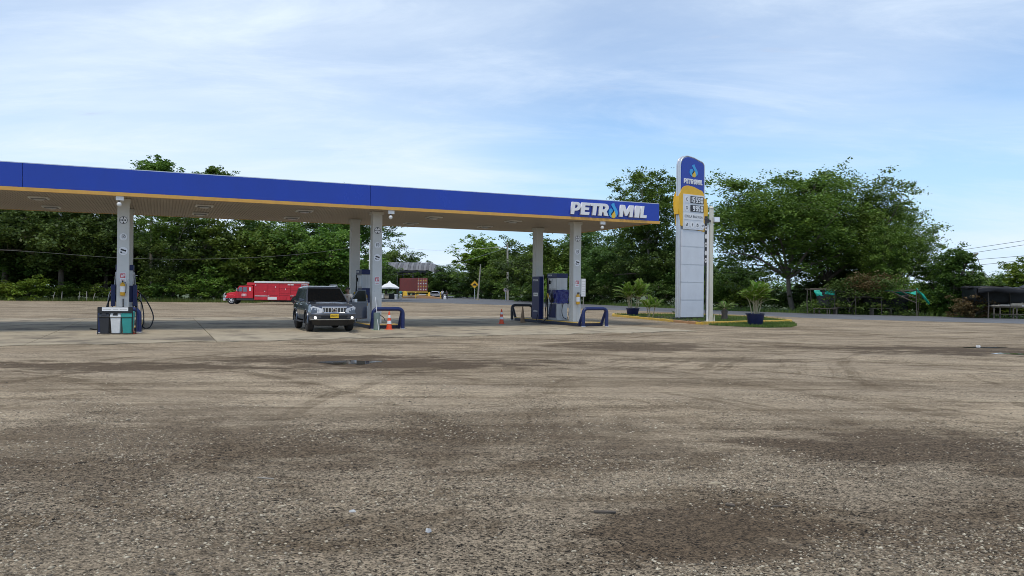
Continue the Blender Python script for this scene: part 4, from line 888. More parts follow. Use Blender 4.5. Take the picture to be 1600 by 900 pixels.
    pts = [(bx0 + 4.19 + .5 * math.cos(R(a)), -.015, .42 + .5 * math.sin(R(a))) for a in range(0, 181, 15)]; MB().tube(pts, .03, 6).build('arch_lip', 'truck_red_plain', t)
    for x in (.92, bx0 + 4.19):
        for s, y in ((1, .16), (-1, WD - .16)):
            wh = wheel(t, 0, 0, .42, .28, 1, 'letter_white' if x < 2 else 'dark_metal', 5); wh.matrix_local = Matrix.Translation((x, y, .42)) @ Matrix.Rotation(R(90) * s, 4, 'X')
    return t
truck()

# ================================================================== PEOPLE
def skin_mesh(nodes, edges, root, sub=1):
    me = bpy.data.meshes.new('figure'); me.from_pydata([n[0] for n in nodes], edges, []); o = bpy.data.objects.new('figure', me); C.objects.link(o)
    md = o.modifiers.new('skin', 'SKIN'); md.use_smooth_shade = True
    if not me.skin_vertices: 
        bm = bmesh.new(); bm.from_mesh(me); bm.verts.layers.skin.verify(); bm.to_mesh(me); bm.free()
    sv = me.skin_vertices[0].data
    for i, n in enumerate(nodes):
        r = n[1]; sv[i].radius = r if isinstance(r, tuple) else (r, r); sv[i].use_root = (i == root)
    s = o.modifiers.new('sub', 'SUBSURF'); s.levels = sub; s.render_levels = sub
    bpy.context.view_layer.update(); out_ = evaluated(o); bpy.data.objects.remove(o); return out_
def person(label, loc, rz, shirt, trousers='trousers', h=1.68, stride=0.0, arm=0.0, bend=0.0, hold=None, group=None):
    t = thing('person', label, 'person', loc, rz, group); k = h / 1.70
    def S(p): return Vector(p) * k
    hip = .92; nodes = []; edges = []
    def nd(p, r): nodes.append((tuple(S(p)), r * k if not isinstance(r, tuple) else tuple(x * k for x in r))); return len(nodes) - 1
    def fw(z): return -bend * max(0, z - hip)          # bend forward (towards -y)
    pel = nd((0, 0, hip), (.15, .11)); bel = nd((0, fw(1.08), 1.08), (.14, .105)); che = nd((0, fw(1.3), 1.3), (.165, .11)); nk0 = nd((0, fw(1.44), 1.44), .06); nk1 = nd((0, fw(1.51) - .01, 1.51), .055)
    hd0 = nd((0, fw(1.56) - .025, 1.57), (.072, .085)); hd1 = nd((0, fw(1.62) - .015, 1.645), (.075, .09)); hd2 = nd((0, fw(1.68), 1.69), .05)
    edges += [(pel, bel), (bel, che), (che, nk0), (nk0, nk1), (nk1, hd0), (hd0, hd1), (hd1, hd2)]
    legs = []; arms = []
    for s in (-1, 1):
        st_ = stride * s
        a = nd((s * .09, 0, .84), .088); b_ = nd((s * .10, -st_ * .22 - .02, .48), .06); c_ = nd((s * .10, st_ * -.36 + .03, .10), .042); f_ = nd((s * .11, st_ * -.36 - .12, .035), .04)
        edges += [(pel, a), (a, b_), (b_, c_), (c_, f_)]; legs.append((a, b_, c_, f_))
        sh = nd((s * .185, fw(1.40), 1.395), .062); el = nd((s * .245, fw(1.12) + st_ * .15 - arm * .10, 1.13 + arm * .05), .043); wr = nd((s * .25, fw(.9) + st_ * .28 - .06 - arm * .30, .90 + arm * .2), .03); pa = nd((s * .25, fw(.85) + st_ * .30 - .08 - arm * .36, .83 + arm * .21), (.034, .02))
        edges += [(che, sh), (sh, el), (el, wr), (wr, pa)]; arms.append((sh, el, wr, pa))
        px_, py_, pz_ = (c / k for c in nodes[pa][0])
        for fi, (dy, ln) in enumerate(((-.026, .075), (-.009, .085), (.009, .08), (.025, .062))):
            f1 = nd((px_, py_ + dy, pz_ - .05 - ln * .3), .009); f2 = nd((px_ - s * .018, py_ + dy - .01, pz_ - .05 - ln), .008); edges += [(pa, f1), (f1, f2)]
        t1 = nd((px_ - s * .01, py_ - .045, pz_ - .015), .011); t2 = nd((px_ - s * .02, py_ - .06, pz_ - .05), .009); edges += [(pa, t1), (t1, t2)]
    me = skin_mesh(nodes, edges, pel); obj('body', me, 'skin', t)
    # garments: the same limbs a little fuller
    def garment(ids, links, grow, name, m):
        idx = {i: j for j, i in enumerate(ids)}
        nn = [(nodes[i][0], tuple((x + grow * k) for x in (nodes[i][1] if isinstance(nodes[i][1], tuple) else (nodes[i][1],) * 2))) for i in ids]
        obj(name, skin_mesh(nn, [(idx[a], idx[b_]) for a, b_ in links], 0), m, t)
    ids = [pel, bel, che, nk0]; lk = [(pel, bel), (bel, che), (che, nk0)]
    for sh, el, wr, pa in arms: ids += [sh, el]; lk += [(che, sh), (sh, el)]
    garment(ids, lk, .018, 'shirt', shirt)
    ids = [pel]; lk = []
    for a, b_, c_, f_ in legs: ids += [a, b_, c_]; lk += [(pel, a), (a, b_), (b_, c_)]
    garment(ids, lk, .022, 'trousers', trousers)
    hx = nodes[hd1][0]
    m_ = MB(); m_.ball((hx[0], hx[1] + .02 * k, hx[2] + .025 * k), .084 * k, .098 * k, .075 * k, 14, 8); m_.build('hair', 'hair', t, smooth=80)
    f = MB(); f.ball((hx[0], hx[1] - .10 * k, hx[2] - .04 * k), .014 * k, .02 * k, .026 * k, 6, 5)
    f.build('nose', 'skin', t, smooth=80)
    for s in (-1, 1):
        MB().ball((hx[0] + s * .03 * k, hx[1] - .085 * k, hx[2] - .012 * k), .011 * k, .008 * k, .007 * k, 6, 5).build('eye', 'black', t)
        MB().ball((hx[0] + s * .082 * k, hx[1] - .0, hx[2] - .03 * k), .012 * k, .022 * k, .032 * k, 6, 5).build('ear', 'skin', t)
    MB().ball((hx[0], hx[1] - .088 * k, hx[2] - .078 * k), .024 * k, .008 * k, .006 * k, 6, 5).build('mouth', 'red_sign', t)
    for a, b_, c_, f_ in legs:
        p = nodes[f_][0]; m_ = MB(); m_.ball((p[0], p[1] + .05 * k, .045 * k), .052 * k, .14 * k, .05 * k, 10, 6); m_.build('shoe', 'black', t, smooth=80)
    return t
pw = SUVP + U * 1.32 + V * 3.35
person('dark haired person in cream shirt standing behind the open SUV door', (pw.x, pw.y, 0.035), R(-35), 'shirt_cream', h=1.66, bend=.18)
person('person in white top and dark trousers walking on the far road', GX(691.5, 140), R(150), 'shirt_white', h=1.72, stride=.5)
person('person in dark clothes walking on the far road beside the one in white', GX(697.8, 141), R(150), 'shirt_dark', h=1.6, stride=-.5)
person('person in teal shirt standing at the right of the white tent', GX(626, 133), R(30), 'shirt_teal', 'shirt_white', h=1.62, arm=.6)
t = thing('carrier_bag', 'white bag carried between the two far walkers', 'bag', GX(695, 139.6), 0)
MB().loft([[(-.2, -.1, 0.02), (.2, -.1, .02), (.2, .1, .02), (-.2, .1, .02)], [(-.23, -.12, .4), (.23, -.12, .4), (.23, .12, .4), (-.23, .12, .4)], [(-.12, -.03, .58), (.12, -.03, .58), (.12, .03, .58), (-.12, .03, .58)]], close=True).build('sack', 'letter_white', t)
MB().tube([(-.1, 0, .57), (-.05, 0, .75), (.05, 0, .75), (.1, 0, .57)], .012, 5).build('handle', 'letter_white', t)
# ================================================================== PRICE SIGN
pt = G(1061.5, 497.2, 0.12); TA = R(35)
tot = thing('price_sign', 'tall grey, yellow and blue price sign with two price displays', 'sign', (pt.x, pt.y, 0.10), TA)
TW, TT = 2.08, 0.30
ss = FPX / pt.y
def zz(py): return (497.2 - py) / ss
ZP = zz(241.5)
def top_outline(x0, x1, zpk, zl, zr, n=10):
    w_ = x1 - x0; o = arc(x0 + .31 * w_, zl, .31 * w_, 180, 90, n, zpk - zl)
    o += [(x0 + .55 * w_, zpk - .05), (x0 + .82 * w_, zpk - .2)]
    o += arc(x0 + .82 * w_, zr, .18 * w_, 80, 0, 7, zpk - .2 - zr)
    return o
# core and silver edge
o_ = top_outline(0, TW, ZP, ZP - .62, ZP - .52)
MB().prism([(0, 0.05)] + o_ + [(TW, 0.05)], 0.02, TT).build('core', 'alu', tot, bevel=.02)
e = MB(); e.tube([(x, .03, z) for x, z in [(0.0, 0.06)] + o_ + [(TW, .06)]], .045, 8); e.tube([(x, TT - .02, z) for x, z in [(0.0, 0.06)] + o_ + [(TW, .06)]], .045, 8); e.build('edge_tube', 'alu', tot, smooth=60)
zy = zz(288); zyl = zz(296.5); 
yt = top_outline(0.05, TW - .05, zy, zyl, zy - .62)
bl = [(0.06, zz(306)), *top_outline(.06, TW - .06, ZP - .06, ZP - .66, ZP - .56), (TW - .06, zz(322))]
MB().prism(bl, -.012, .0195).build('blue_head', 'fascia_blue', tot)
MB().prism(bl, TT + .0005, TT + .03).build('blue_head', 'fascia_blue', tot)
# yellow shield bulging past both edges
ys = [(0.0, zz(352))] + [(-.08, zz(340)), (-.19, zz(326)), (-.22, zz(314)), (-.16, zz(304)), (-.03, zz(299.5))] + [(x, z) for x, z in yt[1:]] + [(TW + .10, zy - .78), (TW + .26, zy - 1.05), (TW + .30, zy - 1.4), (TW + .22, zy - 2.0), (TW + .08, zy - 2.5), (TW, zy - 2.7)]
MB().prism(ys, -.05, -.014).build('yellow_shield', 'bright_yellow', tot, bevel=.008)
MB().prism(ys, TT + .032, TT + .07).build('yellow_shield', 'bright_yellow', tot, bevel=.008)
for s in (0, 1):      # the side cheeks of the shield
    x0, x1 = ((-.18, -.05), (TW + .05, TW + .22))[s]; MB().box(x0, x1, -.012, TT + .03, zz(334), zz(306)).build('shield_cheek', 'bright_yellow', tot)
drop_logo(tot, TW * .53, zz(274.0), .78, -.02, 1.35)
x = .24
for ch in 'PETROMIL':
    wd = GL[ch][1] * .262; mark('letter', glyph(ch, wd, .30, .02, .14), 'letter_white', tot, (x, -.02, zz(284.9))); x += wd + .022
# price panel
px0, px1 = .16, TW - .13
MB().box(px0, px1, -.075, -.051, zz(357), zz(301.8)).build('price_panel', 'sign_grey', tot, bevel=.006)
mat('led_black', (0.012, 0.012, 0.016), 0.3); mat('led_digit', (0.78, 0.8, 0.82), 0.5)
SEG = {'0': 'abcdef', '1': 'bc', '5': 'afgcd', '9': 'abcdfg'}
def digit(ch, x, z, wd, ht, parent):
    m_ = MB(); tk = .065; y0, y1 = -.105, -.096
    for sgm in SEG[ch]:
        if sgm in 'adg': zc_ = {'a': ht - tk / 2, 'g': ht / 2, 'd': tk / 2}[sgm]; m_.box(x + .02, x + wd - .02, y0, y1, z + zc_ - tk / 2, z + zc_ + tk / 2)
        else:
            xc_ = x + (wd - tk / 2 if sgm in 'bc' else tk / 2); za = z + (ht / 2 + .01 if sgm in 'bf' else .02); m_.box(xc_ - tk / 2, xc_ + tk / 2, y0 + .001, y1 + .001, za, za + ht / 2 - .03)
    m_.build('digit', 'led_digit', parent)
mz = 0
for row, (ya, yb, txt, letter) in enumerate(((303.8, 316, '15590', 'C'), (317.6, 329.4, '9950', 'D'))):
    z0, z1 = zz(yb), zz(ya)
    d = MB().box(px0 + .62, px1 - .03, -.095, -.076, z0 + .03, z1 - .02).build('price_display', 'led_black', tot)
    n_ = len(txt); wd = .185; gap = .232; xs = px1 - .09 - wd - (n_ - 1) * gap
    for i, ch in enumerate(txt): digit(ch, xs + i * gap, z0 + .07, wd, (z1 - z0) - .13, d)
    b_ = obj('fuel_badge', curve_mesh('fuel_badge', [arc(0, 0, .19, 0, 360, 24)[:-1]], .003), 'letter_white', tot); b_.matrix_local = Matrix.Translation((px0 + .32, -.08, (z0 + z1) / 2)) @ STAND
    q = obj('badge_letter', text_mesh('badge_letter', letter, .26, .002, .01), 'dark_metal', b_); q.location = (0, 0, .005)
    MB().box(px0, px1, -.079, -.0755, z0 - .015, z0 + .005).build('row_line', 'alu', tot)
nb = MB().box(px0 + .08, px1 - .06, -.085, -.0755, zz(341.5), zz(331.5)).build('name_board', 'letter_white', tot)
mark('name_lettering', text_mesh('name_lettering', 'EDS LA BÁSCULA', .205, .002, .008), 'dark_metal', nb, ((px0 + px1) / 2 + .01, -.088, zz(336.6)))
for i, sy in enumerate(('P', '?', '⌂', 'wc')):
    b_ = obj('service_badge', curve_mesh('service_badge', [arc(0, 0, .19, 0, 360, 24)[:-1]], .003), 'letter_white', tot); b_.matrix_local = Matrix.Translation((px0 + .33 + i * .46, -.08, zz(349.6))) @ STAND
    if i == 2: me = curve_mesh('symbol', [[(-.08, -.08), (.08, -.08), (.08, .03), (0, .11), (-.08, .03)], [(-.04, -.05), (-.04, .02), (.04, .02), (.04, -.05)]], .001)
    elif i == 0: me = curve_mesh('symbol', [rect(-.09, .02, -.07, .0), arc(.0, .0, .09, 0, 90, 6) + [(0, 0)], rect(.04, .08, -.07, -.02)], .001)
    elif i == 1: me = curve_mesh('symbol', [rot2(rect(-.02, .02, -.09, .05), R(25)), arc(.04, .06, .04, 0, 360, 10)[:-1]], .001)
    else: me = curve_mesh('symbol', [rect(-.09, -.06, -.06, .04), rect(-.03, .0, -.08, .04), rect(.03, .05, -.06, .04), rect(.07, .1, -.02, .06)], .001)
    q = obj('symbol', me, 'dark_metal', b_); q.location = (0, 0, .005)
# grey lower panels with open seams
seams = [0.06, zz(468.3), zz(440.3), zz(412.3), zz(384), zz(357.5)]
for i in range(5):
    p_ = MB().box(.10, TW - .03, -.03, .0195, seams[i] + .018, seams[i + 1] - .018).build('lower_panel', 'sign_grey', tot, bevel=.008)
    MB().box(.10, TW - .03, TT + .001, TT + .04, seams[i] + .018, seams[i + 1] - .018).build('lower_panel', 'sign_grey', tot)
    if i < 4: MB().box(.10, TW - .03, -.034, -.001, seams[i + 1] - .014, seams[i + 1] + .014).build('seam_strip', 'alu', tot)
MB().box(-.15, TW + .15, -.12, TT + .12, -.05, .045).build('footing', 'black', tot, bevel=.02)

# ---- pale post with floodlight in front of it
pp_ = G(1107.5, 502.2, .1)
t = thing('lamp_post', 'pale rust-streaked square post with small floodlight beside the price sign', 'post', (pp_.x, pp_.y, .1), R(12))
mat('post_cream', (0.60, 0.58, 0.49), 0.6, var=0.12, scale=3, col2=(0.36, 0.22, 0.10), thr=(0.60, 0.74), c2scale=5, stretch=(1, 1, .3))
MB().box(0.0, .19, -.09, .09, .02, 6.05).build('post_shaft', 'post_cream', t, bevel=.012)
MB().cyl((-.09, 0, .02), (-.09, 0, 5.2), .055, seg=12).build('conduit', 'letter_white', t, smooth=60)
MB().lathe([(.11, 6.05), (.13, 6.09), (.06, 6.2)], 12, center=(.095, 0, 0)).build('post_cap', 'post_cream', t)
for a in range(3):
    m_ = MB(); x = -.05 + a * .14; m_.prism([(x - .02, .02), (x + .05, .02), (x + .015, .35)], -.17, -.092, plane='xz'); m_.build('base_gusset', 'post_cream', t)
MB().box(-.2, .36, -.2, .2, 0, .025).build('base_plate', 'post_cream', t)
MB().tube([(.0, -.1, 5.38), (-.2, -.1, 5.45), (-.34, -.1, 5.5)], .05, 8).build('bracket_arm', 'dark_metal', t)
MB().box(-.34, -.08, -.14, -.09, 5.28, 5.50).build('cable_box', 'dark_metal', t)
f_ = MB().box(.13, .46, -.28, -.1, 5.32, 5.6).build('floodlight', 'alu', t, bevel=.02)
MB().box(.16, .43, -.29, -.281, 5.35, 5.57).build('lens', 'lamp_lens', f_)
bn = thing('hanging_banner', 'narrow vertical strip of white and black marks between price sign and post', 'banner', (GX(1102.3, pp_.y + .5).x, pp_.y + .5, 1.2), R(12))
MB().box(-.085, .085, -.01, .01, 1.9, 4.6).build('strip', 'dark_metal', bn)
for k, (z, w_) in enumerate(((4.35, .12), (3.95, .16), (3.5, .14), (3.05, .16), (2.6, .13), (2.2, .15))):
    lp = [arc(0, 0, w_ / 2, 0, 360, 14, .13)[:-1]] + ([arc(0, 0, w_ / 4, 360, 0, 10, .06)[:-1]] if k % 2 else [])
    mark('banner_mark', curve_mesh('banner_mark', lp, .002), 'letter_white', bn, (0, -.014, z))
MB().tube([(0, 0, 1.9), (0, 0, -1.1)], .02, 6).build('support_rod', 'dark_metal', bn)

# ---- planter with yellow kerb blocks
corn = [G(958, 494.2), G(1088, 506.6), G(1096, 507.0), G(1236, 503.0), Vector((16.2, 50.5, 0)), Vector((12.5, 55.5, 0)), Vector((7.2, 55.0, 0))]
pl = struct(bpy.data.objects.new('planter', None)); C.objects.link(pl)
me = bpy.data.meshes.new('planter_soil'); me.from_pydata([(c.x, c.y, .07) for c in corn], [], [tuple(range(7))]); obj('soil_bed', me, 'soil', pl)
rk = random.Random(5)
for i in range(7):
    a, b_ = corn[i], corn[(i + 1) % 7]; ln = (b_ - a).length; n_ = max(1, round(ln / .85)); d = (b_ - a).normalized()
    for k in range(n_):
        c = a + d * (ln * (k + .5) / n_); hl = ln / n_ / 2 - .008
        q = Matrix.Translation((c.x, c.y, 0)) @ Matrix.Rotation(math.atan2(d.y, d.x) + rk.uniform(-.01, .01), 4, 'Z')
        o = MB().box(-hl, hl, -.08, .08, -.02, .13 + rk.uniform(-.012, .012)).build('kerb_block', 'paint_yellow' if not (i == 0 and k > n_ - 4) else 'orange_dirt', pl, bevel=.015); o.matrix_local = q
# lawn in and in front of the planter
def inpoly(x, y, pol):
    c = False; j = len(pol) - 1
    for i in range(len(pol)):
        if ((pol[i].y > y) != (pol[j].y > y)) and (x < (pol[j].x - pol[i].x) * (y - pol[i].y) / (pol[j].y - pol[i].y) + pol[i].x): c = not c
        j = i
    return c
gp = []
for _ in range(15000):
    x, y = rk.uniform(6, 17), rk.uniform(40, 56)
    if inpoly(x, y, corn) and (x > 10.6 or y > 50.5 or rk.random() < .25): gp.append((x, y, .07))
lawn = [G(1105, 508.2), G(1150, 510.4), G(1200, 512.3), G(1236, 511.6), G(1246, 508.6), G(1238, 504.6), G(1170, 505.5)]
me = bpy.data.meshes.new('lawn_ground'); me.from_pydata([(c.x, c.y, .012) for c in lawn], [], [tuple(range(len(lawn)))]); struct(obj('lawn_patch', me, 'terrain_green'))
for _ in range(22000):
    x, y = rk.uniform(9, 15.5), rk.uniform(34, 44)
    if inpoly(x, y, lawn): gp.append((x, y, .01))
blades('planter_grass', gp, .10, 'short green grass in and in front of the yellow kerbed planter', wd=.02)

# ================================================================== PALMS
def frond(ln, arch, nleaf, ll, seed, width=.022, up=.35):
    r_ = random.Random(seed); pts = []; n = 14
    for i in range(n + 1):
        s = i / n; pts.append(Vector((ln * (s * math.cos(R(arch[0])) + .12 * s * s), 0, ln * (s * math.sin(R(arch[0])) - arch[1] * s ** 2.2))))
    m_ = MB(); m_.tube(pts, [.016 * (1 - .75 * i / n) for i in range(n + 1)], 5, 1)
    for j in range(nleaf):
        s = .2 + .8 * (j + .5) / nleaf; i = min(n - 1, int(s * n)); f = s * n - i; p = pts[i].lerp(pts[i + 1], f); d = (pts[i + 1] - pts[i]).normalized()
        L_ = ll * (math.sin(math.pi * (.15 + .8 * s)) ** .6) * r_.uniform(.85, 1.1)
        for sd_ in (-1, 1):
            sv = Vector((0, sd_, 0)); nv = d.cross(sv).normalized() * (1 if d.cross(sv).z > 0 else -1)
            dr = (d * .75 + sv * .8 + nv * up + Vector((0, 0, -.15))).normalized()
            a = p; mid = p + dr * L_ * .55; tip = p + dr * L_ + Vector((0, 0, -.28 * L_)); wv = d * width
            m_.add([a, mid - wv, tip, mid + wv], [(0, 1, 2, 3)], 0)
    return m_.mesh('frond')
FR = []
for i in range(4):
    me = frond(1.35, ((70, .30), (58, .36), (80, .22), (48, .42))[i], 26, .42, i)
    me.materials.append(M['leaf_palm']); me.materials.append(M['cane']); FR.append(me)
FS = []
for i in range(2):
    me = frond(.95, ((40, .42), (60, .35))[i], 24, .26, 10 + i, .014, .2); me.materials.append(M['leaf_mid']); me.materials.append(M['cane']); FS.append(me)
def palm(name, label, loc, h, nst, nfr, pot, seed, fr=FR, spread=1.0, group=None, fscale=1.0):
    r_ = random.Random(seed); t = thing(name, label, 'palm', loc, 0, group); z0 = 0
    if pot:
        z0 = pot[1] * .9
        m_ = MB(); r0, hh = pot; m_.lathe([(r0 * .70, 0), (r0 * .74, .03), (r0 * .96, hh * .93), (r0 * 1.04, hh * .93), (r0 * 1.04, hh), (r0 * .95, hh), (r0 * .93, hh * .9)], 24); po = m_.build('pot', 'pot_navy', t, smooth=35)
        MB().lathe([(r0 * .93, hh * .88), (r0 * .5, hh * .92), (.02, hh * .93)], 18, caps=False).build('soil', 'soil', po)
    tops = []
    for k in range(nst):
        a = r_.uniform(0, 6.28); rr_ = r_.uniform(.03, .2) * spread; hh = h * r_.uniform(.28, .45)
        b0 = Vector((rr_ * math.cos(a), rr_ * math.sin(a), z0 - .03)); b1 = b0 + Vector((math.cos(a) * .22 * hh, math.sin(a) * .22 * hh, hh))
        MB().tube([b0, (b0 + b1) / 2 + Vector((.01, .01, 0)), b1], [.035, .028, .022], 6).build('cane', 'cane', t, smooth=60); tops.append((b1, a))
    for k in range(nfr):
        p, a = tops[k % len(tops)] if tops else (Vector((0, 0, .25)), 0)
        o = bpy.data.objects.new('frond', r_.choice(fr)); C.objects.link(o); o.parent = t; o.location = p
        s = h / 2.0 * r_.uniform(.75, 1.1) * fscale; o.scale = (s, s, s); o.rotation_euler = (r_.uniform(-.15, .15), r_.uniform(-.35, .2), (a if tops else 0) + (k // max(1, len(tops))) * 2.1 + r_.uniform(-.9, .9) + (k * 2.4 if not tops else 0))
    return t
palm('potted_palm', 'large potted palm in a navy pot on the lawn right of the price sign', G(1180, 509.2) + Vector((0, 0, .01)), 1.75, 9, 60, (.46, .62), 1, group='palms around the price sign')
palm('potted_palm', 'potted palm in a navy pot left of the price sign behind the kerb', G(988.5, 494.6) + Vector((0, 0, .02)), 2.0, 9, 52, (.45, .55), 2, spread=1.6, group='palms around the price sign')
palm('young_palm', 'young palm growing from the planter between the left pot and the price sign', G(1015.5, 497.5) + Vector((0, 0, .07)), 1.6, 3, 26, None, 3, FR, group='palms around the price sign', fscale=.9)
cy = palm('cycad', 'low dark cycad with stubby trunk between the post and the large potted palm', G(1132, 501.5) + Vector((0, 0, .07)), 1.45, 0, 26, None, 4, FS, group='palms around the price sign', fscale=1.25)
for c in cy.children:
    if c.name.startswith('frond'): c.location.z = .55
MB().lathe([(.16, -.05), (.2, .1), (.17, .35), (.2, .5), (.1, .62)], 12).build('stub_trunk', 'bark', cy, smooth=60)
cyb = palm('cycad', 'small low cycad just left of the price sign foot', G(1053, 498) + Vector((0, 0, .07)), .6, 0, 9, None, 6, FS, group='palms around the price sign')
# ================================================================== TREES
def leaf_quads(cent, size, rs_, flat=0.55, droop=0.25):
    n = len(cent); a = rs_.rand(n) * 2 * np.pi
    d = np.stack([np.cos(a), np.sin(a), rs_.randn(n) * .35 - droop], -1); d /= np.linalg.norm(d, axis=1)[:, None]
    nz = rs_.randn(n, 3) * flat; nz[:, 2] += 1.0; s = np.cross(nz, d); s /= np.linalg.norm(s, axis=1)[:, None] + 1e-9
    L_ = (size * (0.6 + 0.8 * rs_.rand(n)))[:, None] if np.ndim(size) == 0 else (size * (0.6 + .8 * rs_.rand(n)))[:, None]
    p0 = cent - d * L_ * .5; p2 = cent + d * L_ * .5; p1 = cent + s * L_ * .30; p3 = cent - s * L_ * .30
    return np.stack([p0, p1, p2, p3], 1)
def make_tree(seed, H, Rx, Rz, zc, nclump, nleaf, size, clr, trunk_r, fork=.35, nlimb=6, lean=(0, 0), bark='bark', leaf='leaf_mid', flat=.5, shell=.55, low=None, bare=0.0):
    """returns (trunk mesh, crown mesh); crown envelope: ellipsoid Rx, Rz about height zc"""
    rs_ = np.random.RandomState(seed); r_ = random.Random(seed)
    C_ = []
    while len(C_) < nclump:
        v = rs_.randn(3); v /= np.linalg.norm(v); q = shell + (1 - shell) * rs_.rand(); q = q if rs_.rand() < .8 else rs_.rand()
        lump = 1 + .16 * math.sin(3 * math.atan2(v[1], v[0]) + seed) + .12 * math.sin(5 * math.atan2(v[1], v[0]) + 2 * seed) + .1 * math.sin(4 * v[2] + seed)
        p = np.array([v[0] * Rx * q * lump, v[1] * Rx * q * lump, zc + v[2] * Rz * q * lump])
        if p[2] < (low if low is not None else zc - Rz * .75): continue
        C_.append(p)
    C_ = np.array(C_); C_[:, 0] += lean[0]; C_[:, 1] += lean[1]
    m_ = MB(); zf = H * fork
    base = Vector((0, 0, -.1)); fk = Vector((lean[0] * .35, lean[1] * .35, zf)); mid = base.lerp(fk, .5) + Vector((r_.uniform(-.15, .15), r_.uniform(-.15, .15), 0))
    m_.tube(smooth_path([base, mid, fk], 4), [trunk_r * (1.35 if i == 0 else 1 - .35 * i / 8) for i in range(9)], 10)
    limbs = []
    idx = [int(rs_.randint(nclump))]
    for _ in range(nlimb - 1):
        dd = np.min(np.linalg.norm(C_[:, None] - C_[idx][None], axis=2), axis=1); idx.append(int(np.argmax(dd)))
    for i in idx:
        e = Vector(C_[i]) * .92; e.z = max(e.z * .96, zf + .3); c1 = fk.lerp(e, .45) + Vector((0, 0, (e - fk).length * .10)) + Vector((r_.uniform(-.4, .4), r_.uniform(-.4, .4), r_.uniform(-.2, .3)))
        pth = smooth_path([fk, c1, e], 6); limbs.append(pth); n_ = len(pth)
        m_.tube(pth, [trunk_r * .55 * (1 - .82 * k / (n_ - 1)) for k in range(n_)], 7, caps=False)
    allp = [(p, li, k) for li, pth in enumerate(limbs) for k, p in enumerate(pth) if k > 2]
    AP = np.array([list(p) for p, _, _ in allp])
    for c in C_:
        dist = np.linalg.norm(AP - c, axis=1) + .25 * np.abs(AP[:, 2] - c[2]) + np.where(AP[:, 2] > c[2] + .5, 1.5, 0); j = int(np.argmin(dist)); p = Vector(AP[j]); cv = Vector(c); k = allp[j][2]
        r0 = max(.018, trunk_r * .55 * (1 - .82 * k / 12) * .5); md_ = p.lerp(cv, .5) + Vector((r_.uniform(-.25, .25), r_.uniform(-.25, .25), r_.uniform(-.1, .25)))
        m_.tube(smooth_path([p, md_, cv], 3), [r0 * (1 - .13 * q) for q in range(7)], 4, caps=False)
    trunk = m_.mesh('trunk'); trunk.materials.append(M[bark]); trunk.shade_smooth()
    wts = rs_.rand(nclump) ** 1.2 + .12
    if bare: wts[rs_.rand(nclump) < bare] *= .12
    wts /= wts.sum(); ci = rs_.choice(nclump, nleaf, p=wts); cr_ = clr * (.65 + .7 * rs_.rand(nclump))
    off = rs_.randn(nleaf, 3); off /= np.linalg.norm(off, axis=1)[:, None]; off *= (rs_.rand(nleaf) ** .5)[:, None]
    off[:, 2] *= .48; sub = np.floor(rs_.rand(nleaf) * 6)      # sprigs inside each clump
    sp_ = rs_.randn(nclump, 6, 3) * np.array([.62, .62, .3]); cent = C_[ci] + (sp_[ci, sub.astype(int)] + off * .55) * cr_[ci][:, None]
    cent[:, 2] -= .10 * (off[:, 0] ** 2 + off[:, 1] ** 2) * cr_[ci]
    crown = quads_mesh('crown', leaf_quads(cent, size, rs_, flat)); crown.materials.append(M[leaf])
    return trunk, crown
KIND = {}
KIND['broad'] = make_tree(11, 14, 7.2, 4.6, 8.8, 130, 42000, .27, 1.9, .30, .22, 9, leaf='leaf_mid', low=3.2)
KIND['broad2'] = make_tree(12, 13, 6.6, 4.6, 8.2, 120, 40000, .27, 1.8, .28, .22, 9, leaf='leaf_mid', low=2.4)
KIND['airy'] = make_tree(13, 17, 5.2, 5.2, 11.5, 95, 25000, .30, 1.6, .26, .42, 7, bark='bark_pale', leaf='leaf_mid', low=6.0)
KIND['dense'] = make_tree(14, 9, 4.6, 4.2, 4.7, 110, 28000, .32, 1.5, .22, .2, 7, leaf='leaf_dark', low=.6, shell=.6)
KIND['dense2'] = make_tree(15, 10, 5.0, 4.6, 5.2, 110, 28000, .36, 1.6, .24, .2, 7, leaf='leaf_mid', low=.7, shell=.6)
KIND['dark_broad'] = make_tree(16, 14, 7.5, 5.6, 8.0, 130, 34000, .38, 1.9, .4, .25, 9, leaf='leaf_dark', low=1.6)
KIND['light'] = make_tree(17, 9, 3.6, 3.2, 6.0, 70, 16000, .40, 1.3, .18, .35, 6, bark='bark_pale', leaf='leaf_light', low=2.6)
KIND['open_right'] = make_tree(18, 14, 6.4, 4.6, 9.0, 135, 46000, .25, 1.75, .25, .22, 9, lean=(-1.6, 0), leaf='leaf_mid', low=3.6, bare=.14)
KIND['tip'] = make_tree(31, 17.5, 2.9, 1.7, 16.6, 40, 9000, .32, 1.1, .2, .8, 7, bark='bark_pale', leaf='leaf_mid', low=15.2, shell=.3)
KIND['shrub'] = make_tree(21, 2.4, 1.4, 1.1, 1.15, 34, 5200, .17, .62, .05, .15, 6, leaf='leaf_mid', low=.15)
KIND['shrub_light'] = make_tree(22, 2.0, 1.5, .9, .95, 30, 4600, .20, .62, .05, .15, 6, leaf='leaf_light', low=.12)
KIND['shrub_dark'] = make_tree(23, 2.6, 1.5, 1.25, 1.3, 36, 5600, .18, .66, .06, .15, 6, leaf='leaf_dark', low=.15)
KIND['shrub_brown'] = make_tree(24, 1.8, 1.4, .8, .85, 26, 4200, .17, .6, .05, .15, 6, leaf='leaf_brown', low=.12)
KIND['vine'] = make_tree(25, 6, 1.5, 3.3, 3.2, 90, 26000, .20, .8, .25, .5, 6, leaf='leaf_vine', low=.2, shell=.75)
TR = random.Random(77)
